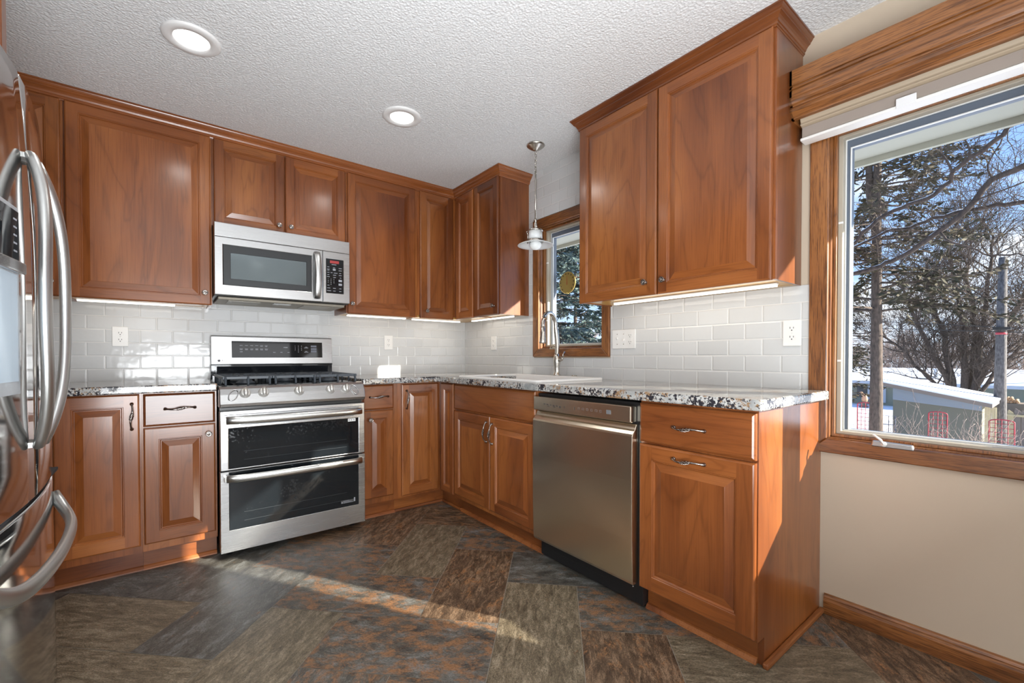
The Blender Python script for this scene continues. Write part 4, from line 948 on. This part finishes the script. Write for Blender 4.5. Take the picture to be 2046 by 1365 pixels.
# dial thermometer mounted outside the sink window
t = thing('dial_thermometer', (.135, -1.155, 1.52), 'round brass dial thermometer outside the sink window', 'thermometer')
C0 = Vector((.135, -1.158, 1.600))
q = B(); q.lathe([(.0001, 0), (.078, 0), (.080, -.004), (.076, -.008), (.070, -.007), (.0001, -.007)], C0, (1, 0, 0), 40); dl_ = q.done('dial', brass_m, t)
q = B(TR)
for k in range(12):
    a = PI*1.25-k*PI*1.5/11; p = (1.158+.064*math.cos(a), 1.600+.064*math.sin(a)); q.lathe([(.0001, 0), (.0055, 0), (.0055, .0005), (.0001, .0005)], (p[0], p[1], -.1268), (0, 0, 1), 8)
q.done('dial_marks', mat('brown dial marks', (.10, .06, .02), .6), dl_)
q = B(TR); q.tube([(1.158, 1.585, -.125), (1.158, 1.650, -.125)], [.0025, .001], 6); q.done('pointer', mat('red pointer', (.45, .08, .03), .5), dl_)
q = B(TR); q.box(1.150, 1.166, 1.52, 1.545, -.145, -.137); q.box(1.150, 1.166, 1.52, 1.53, -.145, -.117); q.done('mounting_bracket', brass_m, t)

# ------------------------------------------------------------------ outside: eave, ground, trees, neighbours
GZ = -2.6
q = B(); q.box(.165, .745, YB, 4.0, 2.105, 2.135, 0); q.prism([(.75, 2.075), (.775, 2.075), (.775, 2.30), (.75, 2.30)], YB, 4.0, 'b') ; structure(q.done('trim_3', soffit_m))
q = B(); q.box(.2, 120, -70, 90, GZ-.1, GZ); structure(q.done('ground', snow, loc=(60, 10, GZ-.1)))
rn = random.Random(11)
def rdir(r, k): return Vector((r.gauss(0, k), r.gauss(0, k), r.gauss(0, k)))
def limb(q, pts, r0, r1, seg=6, m=0):
    pts = [Vector(p) for p in pts]; n = len(pts); q.tube(pts, [r0+(r1-r0)*i/(n-1) for i in range(n)], seg, m)
def grow(q, r, p, d, ln, rad, dep, spread=.55, up=.12, seg=5, kids=(3, 5), minr=.004):
    n = 5; pts = [Vector(p)]; d = Vector(d).normalized()
    for i in range(n): d = (d+rdir(r, .13)+Vector((0, 0, up*.25))).normalized(); pts.append(pts[-1]+d*ln/n)
    r1 = max(minr, rad*.42); limb(q, pts, rad, r1, seg if dep > 1 else 3)
    if dep <= 0: return
    for k in range(r.randint(*kids)):
        t = r.uniform(.25, 1.0); i = min(n-1, int(t*n)); pp = pts[i].lerp(pts[i+1], t*n-i)
        a = (pts[i+1]-pts[i]).normalized(); w = rdir(r, 1); w = (w-a*w.dot(a)).normalized(); nd = (a*(1-spread)+w*spread*1.1+Vector((0, 0, up))).normalized()
        grow(q, r, pp, nd, ln*r.uniform(.5, .72), max(minr, (rad+(r1-rad)*t)*.62), dep-1, spread, up, max(3, seg-1), kids, minr)
    grow(q, r, pts[-1], d, ln*.6, r1, dep-1, spread, up, max(3, seg-1), kids, minr)
# maple whose limbs hang across the window
def maple():
    t = thing('maple_tree', (7.5, -4.6, GZ), 'bare dark tree whose thick limbs cross the top of the large window', 'tree')
    r = random.Random(3)
    A = [(7.33, -3.6, 4.0), (7.33, -3.28, 3.9), (7.33, -2.97, 3.75), (7.33, -2.66, 3.63), (7.33, -2.43, 3.28), (7.33, -2.13, 3.0), (7.33, -1.87, 2.81), (7.33, -1.65, 2.67), (7.33, -1.4, 2.58), (7.33, -1.06, 2.49), (7.4, -.3, 2.42), (7.6, .6, 2.5)]
    Bp = [(7.5, -4.3, 2.3), (7.53, -3.62, 2.92), (7.53, -3.29, 3.12), (7.53, -2.96, 3.27), (7.53, -2.71, 3.29), (7.53, -2.39, 3.31), (7.53, -2.03, 3.27), (7.53, -1.75, 3.18), (7.53, -1.45, 3.19), (7.53, -1.01, 3.02), (7.5, -0.3, 2.8)]
    Cp = [(7.3, -4.2, 4.4), (7.13, -3.36, 4.45), (7.13, -3.12, 4.37), (7.13, -2.82, 4.25), (7.13, -2.65, 4.07), (7.13, -2.47, 3.95), (7.13, -2.3, 3.82), (7.13, -2.26, 3.68), (7.13, -2.08, 3.53), (7.13, -1.81, 3.46), (7.13, -1.53, 3.39), (7.13, -1.22, 3.15), (7.13, -1.1, 2.98), (7.1, -.4, 2.7)]
    D = [(7.33, -2.13, 3.0), (7.23, -2.27, 2.79), (7.23, -2.47, 2.67), (7.23, -2.66, 2.53), (7.23, -2.95, 2.48), (7.23, -3.22, 2.22)]
    E1 = [(7.13, -2.3, 3.75), (7.05, -2.23, 3.99), (7.03, -2.11, 4.35)]; E2 = [(7.13, -2.47, 3.95), (7.13, -2.45, 4.15), (7.13, -2.36, 4.4)]
    G1 = [(7.33, -2.66, 3.63), (7.3, -2.62, 3.85), (7.2, -2.8, 4.2), (7.1, -2.9, 4.5)]; G2 = [(7.33, -2.43, 3.28), (7.3, -2.5, 3.36), (7.2, -3.1, 3.5), (7.1, -3.6, 3.8)]
    q = B(); limb(q, [(7.6, -4.7, GZ), (7.55, -4.6, 0), (7.5, -4.5, 2.2), (7.4, -4.3, 3.6), (7.3, -4.2, 5.5), (7.5, -4.4, 8)], .22, .08, 10); q.done('trunk', bark_dark, t)
    for L_, r0, r1 in ((A, .045, .032), (Bp, .038, .018), (Cp, .034, .028), (D, .016, .009), (E1, .02, .008), (E2, .018, .008), (G1, .014, .005), (G2, .016, .006)):
        if L_ is A: L_ = [(7.35, -4.25, 4.2)]+L_
        q = B(); P_ = [Vector(p) for p in L_]
        pts = []
        for i in range(len(P_)-1):
            for k in range(3): pts.append(P_[i].lerp(P_[i+1], k/3)+rdir(r, .010))
        pts.append(P_[-1]); limb(q, pts, r0, r1, 7)
        if len(L_) > 8:  # a thin line of snow lying on the limb
            sp = [p+Vector((0, 0, (r0+(r1-r0)*i/len(pts))*.8)) for i, p in enumerate(pts)]; j = len(sp)//2; q.tube([tuple(p) for p in sp[j:]], [.012+.006*math.sin(i*1.7) for i in range(len(sp)-j)], 5, 1)
        for i in range(2, len(pts), 1 if len(L_) > 8 else 2):
            a = (pts[i]-pts[i-1]).normalized(); w = rdir(r, 1); w.x *= .6; w = (w-a*w.dot(a)).normalized()
            if w.z < 0 and r.random() < .6: w.z *= -1
            grow(q, r, pts[i], a*.35+w, r.uniform(.22, .55), .007, 2, .6, .05, 4, (2, 3), .0022)
        q.done('branch', [bark_dark, snow], t)
maple()
def foliage_sprays(q, r, p, d, ln, n, size, droop=-.35, m=0, wd=.28):
    d = Vector(d).normalized(); side = d.cross(Vector((0, 0, 1))).normalized()
    for i in range(n):
        t = r.random(); c0 = Vector(p)+d*ln*t+rdir(r, .05)*size*2
        e = (d*r.uniform(.1, .7)+side*r.choice((-1, 1))*r.uniform(.3, 1)+Vector((0, 0, r.uniform(droop, .15)))+rdir(r, .15)).normalized()*size*r.uniform(.6, 1.3)*(1.15-.5*t)
        w = e.cross(rdir(r, 1)).normalized()*size*wd*.5
        V = [q.v(tuple(c0)), q.v(tuple(c0+e*.5+w)), q.v(tuple(c0+e)), q.v(tuple(c0+e*.5-w))]; q.f(V, m)
def conifer(name, base, h, r0, lo, spreadw, label, leaf, seed, nb=95, size=.20, lean=(0, 0), den=34, fork=False, z_hi=None):
    t = thing('spruce_tree' if 'spruce' in name else 'pine_tree', base, label, 'tree'); r = random.Random(seed); b0 = Vector(base)
    q = B(); limb(q, [b0, b0+Vector((.02, 0, h*.25)), b0+Vector((-.02, .02, h*.55)), b0+Vector((lean[0], lean[1], h))], r0, r0*.3, 12)
    if fork: limb(q, [b0+Vector((0, .02, h*.52)), b0+Vector((0, .16, h*.60)), b0+Vector((0, .20, h*.8)), b0+Vector((0, .2, h))], r0*.6, r0*.2, 8)
    q.done('trunk', bark_brown, t)
    qb = B(); qf = B()
    for k in range(nb):
        u = r.random()**.9; z = lo+(h-lo)*u; a = r.uniform(0, 2*PI); ln = spreadw*(1-.55*u)*r.uniform(.55, 1.1)
        d = Vector((math.cos(a), math.sin(a), r.uniform(-.15, .2))); p0 = b0+Vector((0, 0, z)); pts = [p0]
        for i in range(5): pts.append(pts[-1]+(d+Vector((0, 0, -.06*i+(.10 if i > 3 else 0)))+rdir(r, .08)).normalized()*ln/5)
        limb(qb, pts, .028*(1-.5*u), .006, 4)
        for i in range(1, 5): foliage_sprays(qf, r, pts[i], pts[i+1]-pts[i], (pts[i+1]-pts[i]).length, int(den*ln/5*(1 if i > 1 else .4)), size)
        for kk in range(3):
            j = r.randint(1, 4); e = (pts[j+1]-pts[j]).normalized(); e = (e+rdir(r, .55)).normalized(); l2 = ln*.3; p2 = pts[j]+e*l2+Vector((0, 0, -.1*l2)); limb(qb, [pts[j], pts[j]+e*l2*.5, p2], .009, .004, 3); foliage_sprays(qf, r, pts[j], p2-pts[j], l2, int(den*l2*.8), size*.8)
    qb.done('branches', bark_brown, t); o = qf.done('needles', leaf, t, fix=False); return t
conifer('spruce', (10.83, -.65, GZ), 12.5, .155, 4.6, 2.35, 'tall dark spruce with a bare lower trunk outside the large window', needle, 4, nb=150, size=.19, den=46, fork=True)
conifer('pine', (8.2, 7.4, GZ), 9.5, .16, .6, 3.1, 'blue-green pine filling the view through the sink window', needle_blue, 8, nb=175, size=.26, den=52)
conifer('pine', (13.5, 11.2, GZ), 9, .16, .8, 3.2, 'paler pine standing farther off behind the blue-green pine', needle_blue, 21, nb=120, size=.32, den=34)
conifer('spruce', (31, 5.0, GZ), 8.2, .16, .8, 2.2, 'small dark spruce at the left edge of the large window view', needle, 31, nb=70, size=.3, den=24)
def stem_tree():
    b0 = Vector((24.9, -.6, GZ)); t = thing('multi_stem_tree', b0, 'wide bare multi-stemmed tree rising behind the shed roof', 'tree'); r = random.Random(9)
    ST = [[(24.8, -.3, -.6), (24.8, 0, 2.0), (24.8, .39, 3.6), (24.8, .56, 5.2)], [(24.8, -.67, -.6), (24.8, -.59, 2.6), (24.8, -.28, 4.4), (24.8, -.1, 6.2)], [(24.8, -.93, -.57), (24.8, -1.08, 1.33), (24.8, -1.3, 4.2), (24.8, -1.42, 6)], [(24.8, -.2, -.85), (24.8, .64, .34), (24.8, 1.5, 1.6), (24.8, 2.3, 2.2)], [(24.8, -.99, -.78), (24.8, -1.67, .71), (24.8, -2.3, 1.6), (24.8, -3.0, 2.3)], [(24.9, -.8, -.6), (25.4, -.9, 2), (25.6, -.6, 4.5), (25.6, -.7, 6.5)], [(24.9, -.4, -.6), (24.4, .3, 1.2), (24.2, 1.0, 3.2), (24.0, 1.5, 5)], [(24.9, -.9, -.4), (24.4, -1.7, 1.8), (24.2, -2.4, 3.8), (24.0, -3.0, 5.4)]]
    for S in ST:
        q = B(); P_ = [b0+Vector((r.uniform(-.1, .1), r.uniform(-.1, .1), 0)), *[Vector(p) for p in S]]; pts = []
        for i in range(len(P_)-1):
            for k in range(4): pts.append(P_[i].lerp(P_[i+1], k/4)+rdir(r, .03))
        pts.append(P_[-1]); limb(q, pts, .16 if S[0][2] > -.7 else .10, .035, 7)
        for i in range(5, len(pts)):
            for _ in range(2):
                a = (pts[i]-pts[i-1]).normalized(); w = rdir(r, 1); w = (w-a*w.dot(a)).normalized(); grow(q, r, pts[i], a*.5+w*.8+Vector((0, 0, .25)), r.uniform(.9, 1.9), .030, 3, .5, .12, 4, (2, 4), .007)
        q.done('stem', bark_brown, t)
stem_tree()
# woodland beyond the neighbouring roof
def bare(seed, h):
    r = random.Random(seed); t = thing('bare_tree', (0, 0, GZ), 'leafless tree in the wood beyond the snowy roof', 'tree', 'leafless trees beyond the snowy roof')
    q = B(); p = Vector((0, 0, GZ)); pts = [p]
    for i in range(7): pts.append(pts[-1]+Vector((r.gauss(0, .12), r.gauss(0, .12), h*.8/7)))
    limb(q, pts, .17, .05, 6)
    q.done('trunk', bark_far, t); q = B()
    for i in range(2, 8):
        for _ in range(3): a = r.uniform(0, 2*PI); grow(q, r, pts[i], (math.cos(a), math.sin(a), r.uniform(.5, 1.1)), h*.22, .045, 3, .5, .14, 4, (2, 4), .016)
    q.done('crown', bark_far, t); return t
protos = [bare(40+i, 8+i) for i in range(3)]
def dup(root, loc, rz, sc=1.0, label=None):
    r = root.copy(); COL.objects.link(r); r.location = loc; r.rotation_euler = (0, 0, rz); r.scale = (sc, sc, sc)
    if label: r['label'] = label
    for ch in list(root.children):
        c_ = ch.copy(); COL.objects.link(c_); c_.parent = r
    return r
rr_ = random.Random(77); k = 0
spots = [(57+rr_.uniform(0, 16), -3.4+24*(i+.5)/30+rr_.uniform(-.5, .5)) for i in range(30)]+[(22+rr_.uniform(0, 14), 22+rr_.uniform(-6, 12)) for i in range(9)]
for i, (x, y) in enumerate(spots):
    pr = protos[i % 3]
    if i < 3: pr.location = (x, y, GZ); pr.scale = (.7,)*3; pr.rotation_euler = (0, 0, rr_.uniform(0, 6))
    else:
        o = dup(pr, (x, y, GZ), rr_.uniform(0, 6), rr_.uniform(.40, .78))
        if i >= 30: o['label'] = 'leafless tree far off beyond the pines outside the sink window'; o['group'] = 'leafless trees beyond the pines'
def thicket(x0, x1, y0, y1, n, h, label, seed):
    r = random.Random(seed); q = B()
    for i in range(n):
        p = Vector((r.uniform(x0, x1), r.uniform(y0, y1), GZ)); grow(q, r, p, (r.gauss(0, .25), r.gauss(0, .25), 1), h*r.uniform(.35, .6), .03, 2, .45, .2, 3, (2, 4), .012)
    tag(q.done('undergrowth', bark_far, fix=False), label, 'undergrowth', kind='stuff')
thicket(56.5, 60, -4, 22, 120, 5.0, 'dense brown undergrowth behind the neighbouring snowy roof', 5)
# neighbouring house
def house():
    t = thing('house', (46, 4, GZ), 'long low neighbouring house with a snow covered roof', 'house')
    q = B(); q.box(40.6, 52, -14, 16, GZ, -.85); q.done('wall', house_m, t)
    q = B(); q.prism([(39.9, -.78), (47, .12), (54, -.78), (54, -.90), (47, 0), (39.9, -.90)], -14.5, 16.5, 'b'); q.done('roof', snow, t)
    q = B(); q.box(39.84, 39.895, -14.5, 16.5, -.98, -.76); q.done('fascia', house_trim, t)
    for y0, y1, z0, z1 in ((6.15, 6.75, -2.1, -1.15), (5.3, 5.75, -2.3, -1.1), (3.75, 4.15, -1.9, -1.15), (-2.9, -2.0, -1.6, -1.1)):
        q = B(); q.box(40.55, 40.6, y0, y1, z0, z1); w = q.done('window', dark_win, t)
        q = B(); q.box(40.53, 40.598, y0-.28, y0-.05, z0-.1, z1+.1); q.done('window_board', house_trim, w)
    for x, y, h in ((42.5, 2.6, .55), (44, .9, .42), (41.3, -1.9, .55)):
        q = B(); z = -.78+(x-39.9)*.127; q.lathe([(.0001, 0), (.11, 0), (.11, h), (.17, h), (.17, h+.1), (.0001, h+.1)], (x, y, z-.03), (0, 0, 1), 12); q.done('roof_vent', house_trim, t)
house()
def shed():
    t = thing('garden_shed', (18.6, -.65, GZ), 'grey-green garden shed with a single sloping snow edged roof', 'shed')
    z = lambda y: .20-.21*(.69-y)
    q = B(); V = [[q.v((x, y, zz)) for y, zz in ((.36, GZ), (.36, z(.36)-.12), (-1.74, z(-1.74)-.12), (-1.74, GZ))] for x in (17.83, 20.6)]
    q.f(V[0]); q.f(V[1][::-1])
    for i in range(4): q.f([V[0][i], V[0][(i+1) % 4], V[1][(i+1) % 4], V[1][i]])
    q.done('siding', shed_m, t)
    q = B(); V = [[q.v((x, y, z(y)+d)) for y, d in ((.69, -.12), (.69, 0), (-1.98, 0), (-1.98, -.12))] for x in (17.45, 20.9)]; q.f(V[0]); q.f(V[1][::-1])
    for i in range(4): q.f([V[0][i], V[0][(i+1) % 4], V[1][(i+1) % 4], V[1][i]])
    q.done('roof', shed_trim, t)
    q = B(); V = [[q.v((x, y, z(y)+d)) for y, d in ((.70, .005), (.70, .05), (-2.0, .06), (-2.0, .005))] for x in (17.42, 20.95)]; q.f(V[0]); q.f(V[1][::-1])
    for i in range(4): q.f([V[0][i], V[0][(i+1) % 4], V[1][(i+1) % 4], V[1][i]])
    q.done('roof_snow', snow, t)
    q = B(); V = [q.v(p) for p in ((17.82, .36, z(.36)-.12), (17.82, -1.74, z(-1.74)-.12), (17.82, -1.74, -.62), (17.82, .36, -.42))]; W_ = [q.v((17.80, v.co.y, v.co.z)) for v in V]; q.f(V); q.f(W_[::-1])
    for i in range(4): q.f([V[i], V[(i+1) % 4], W_[(i+1) % 4], W_[i]])
    q.done('gable_board', mat('blue grey gable board', (.26, .30, .34), .8), t)
    for i in range(5):
        q = B(); y0 = -1.80-.05*i; q.box(17.80, 17.815+.02, y0-.045, y0, GZ, z(y0)-.12); q.done('side_board', pale_board_m, t)
shed()
q = B(); limb(q, [(19.83, -1.98, GZ), (19.83, -1.98, .5), (19.84, -2.0, 4.36)], .18, .10, 12); pl_ = tag(q.done('utility_pole', pole_m, loc=(19.83, -1.98, GZ)), 'grey wooden utility pole at the right side of the large window view', 'pole')
q = B(); q.lathe([(.125, 1.80), (.134, 1.80), (.134, 1.88), (.125, 1.88)], (19.83, -1.985, 0), (0, 0, 1), 14); q.done('red_band', red_metal, pl_)
q = B(); q.box(19.62, 20.02, -2.2, -1.8, 1.96, 2.04); q.done('crossarm_bracket', black_plastic, pl_)
for z0, z1, w in ((2.54, 1.98, 'upper of the two black utility wires crossing to the pole'), (2.23, 1.85, 'lower of the two black utility wires crossing to the pole')):
    q = B(); pts = [(19.66, 12-15.5*i/24, z1+(z0-z1)*((12-15.5*i/24)+2.4)/4.4-.3*math.sin(PI*i/24)*0) for i in range(25)]; q.tube(pts, .012, 5); tag(q.done('utility_wire', black_plastic), w, 'wire')
def trellis(x, y0, y1, ztop, label, seed):
    t = thing('garden_trellis', (x, (y0+y1)/2, GZ), label, 'trellis', 'red garden trellises'); w = y1-y0
    q = B(); pts = [(x, y0, GZ), (x, y0, ztop-.06)]+[(x, y0+w*(1-math.cos(a))/2, ztop-.06+.06*math.sin(a)) for a in [PI*i/10 for i in range(11)]]+[(x, y1, GZ)]; q.tube(pts, .014, 6); q.done('frame', red_metal, t)
    q = B()
    for i in range(1, 4): yy = y0+w*i/4; q.tube([(x, yy, GZ), (x, yy, ztop-.012)], .008, 5)
    for k in range(14): zz = ztop-.10-.11*k; q.tube([(x, y0, zz), (x, y1, zz)], .007, 5)
    q.done('lattice', red_metal, t)
trellis(13.83, .03, .40, -.26, 'red metal garden trellis standing left, beside the spruce trunk', 1)
trellis(13.83, -1.46, -1.11, -.38, 'red metal garden trellis in front of the shed wall', 2)
trellis(13.83, -2.60, -2.19, -.46, 'red metal garden trellis in front of the utility pole', 3)
def chair():
    t = thing('garden_chair', (15.9, .13, GZ), 'dark blue metal garden chair right of the spruce trunk', 'chair')
    # tall bar-height chair
    q = B(); q.box(15.70, 16.1, -.05, .32, -1.62, -1.58); q.done('seat', navy_m, t)
    for x in (15.72, 16.08):
        for y in (-.03, .30): q = B(); q.tube([(x, y, GZ), (x, y, -1.62)], .015, 6); q.done('leg', navy_m, t)
    q = B(); q.tube([(16.08, -.03, -1.58), (16.08, -.03, -.82), (16.08, .30, -.82), (16.08, .30, -1.58)], .015, 6); q.tube([(16.08, -.03, -1.1), (16.08, .30, -1.1)], .012, 6); q.tube([(16.08, .13, -1.58), (16.08, .13, -.82)], .010, 6); q.done('backrest', navy_m, t)
chair()
def figure():
    t = thing('garden_statue', (37.8, 5.72, GZ), 'tan statue with a bent head standing before the neighbouring house', 'statue')
    q = B(); q.lathe([(.0001, 0), (.26, 0), (.26, .08), (.19, .12), (.17, .35), (.21, .42), (.0001, .42)], (37.8, 5.70, GZ), (0, 0, 1), 14); q.done('plinth', shed_m, t)
    q = B(); q.tube([(37.8, 5.66, GZ+.42), (37.8, 5.65, GZ+.60), (37.8, 5.67, GZ+.78), (37.78, 5.73, GZ+.94), (37.76, 5.79, GZ+1.0)], [.17, .19, .16, .12, .06], 12); q.tube([(37.76, 5.78, GZ+.98), (37.75, 5.82, GZ+1.05), (37.75, 5.86, GZ+1.06), (37.75, 5.90, GZ+1.03)], [.05, .085, .08, .04], 10); q.done('torso', tan_m, t)
figure()
def fence():
    t = thing('board_fence', (22.85, -2.4, GZ), 'brown board fence with pale yellow boards at the right edge', 'fence')
    for i in range(12):
        y = -1.98-.17*i; h = -.98-.01*i+(.07 if i % 2 else 0)+rn.uniform(-.02, .02)
        q = B(); q.prism([(y, GZ), (y-.155, GZ), (y-.155, h-.06), (y-.03, h+.06), (y, h)], 22.83, 22.86, 'a'); o = q.done('fence_board', shed_trim if i % 3 else pale_board_m, t)
    q = B(); q.box(22.79, 22.825, -4.1, -1.9, -1.17, -1.09); q.done('rail', pale_board_m, t)
fence()
q = B(); q.box(23.3, 24.2, -3.2, -1.75, GZ, -.72); tag(q.done('storage_box', mat('brown storage box', (.20, .165, .125), .8)), 'low brown storage box behind the board fence, logs on its lid', 'box')
r = random.Random(6); kk = 0
for row, n in enumerate((5, 4, 2)):
    for i in range(n):
        y = -1.86-.085*i-.04*row; z = -.675+.075*row
        q = B(); q.lathe([(.0001, 0), (.042, 0), (.042, .4), (.0001, .4)], (23.4+r.uniform(-.03, .03), y, z), (1, r.gauss(0, .04), 0), 9)
        tag(q.done('firewood_log', log_m), 'cut firewood log in the small heap beyond the utility pole', 'log', 'firewood logs heaped beyond the pole')
def shrub(x, y, h, label, seed, m):
    r = random.Random(seed); q = B()
    for i in range(16): grow(q, r, (x+r.gauss(0, .12), y+r.gauss(0, .25), GZ), (r.gauss(0, .3), r.gauss(0, .4), 1), h*r.uniform(.45, .75), .010, 2, .5, .15, 3, (2, 4), .0035)
    tag(q.done('bare_shrub', m, fix=False), label, 'shrub')
shrub(13.2, -.55, 1.9, 'leafless reddish shrub between the spruce and the middle trellis', 1, bark_far)
shrub(13.0, -1.5, 2.0, 'leafless tan shrub tangled around the middle red trellis', 2, bark_far)
shrub(13.0, -2.3, 1.9, 'leafless tan shrub beside the right-hand red trellis', 3, bark_far)
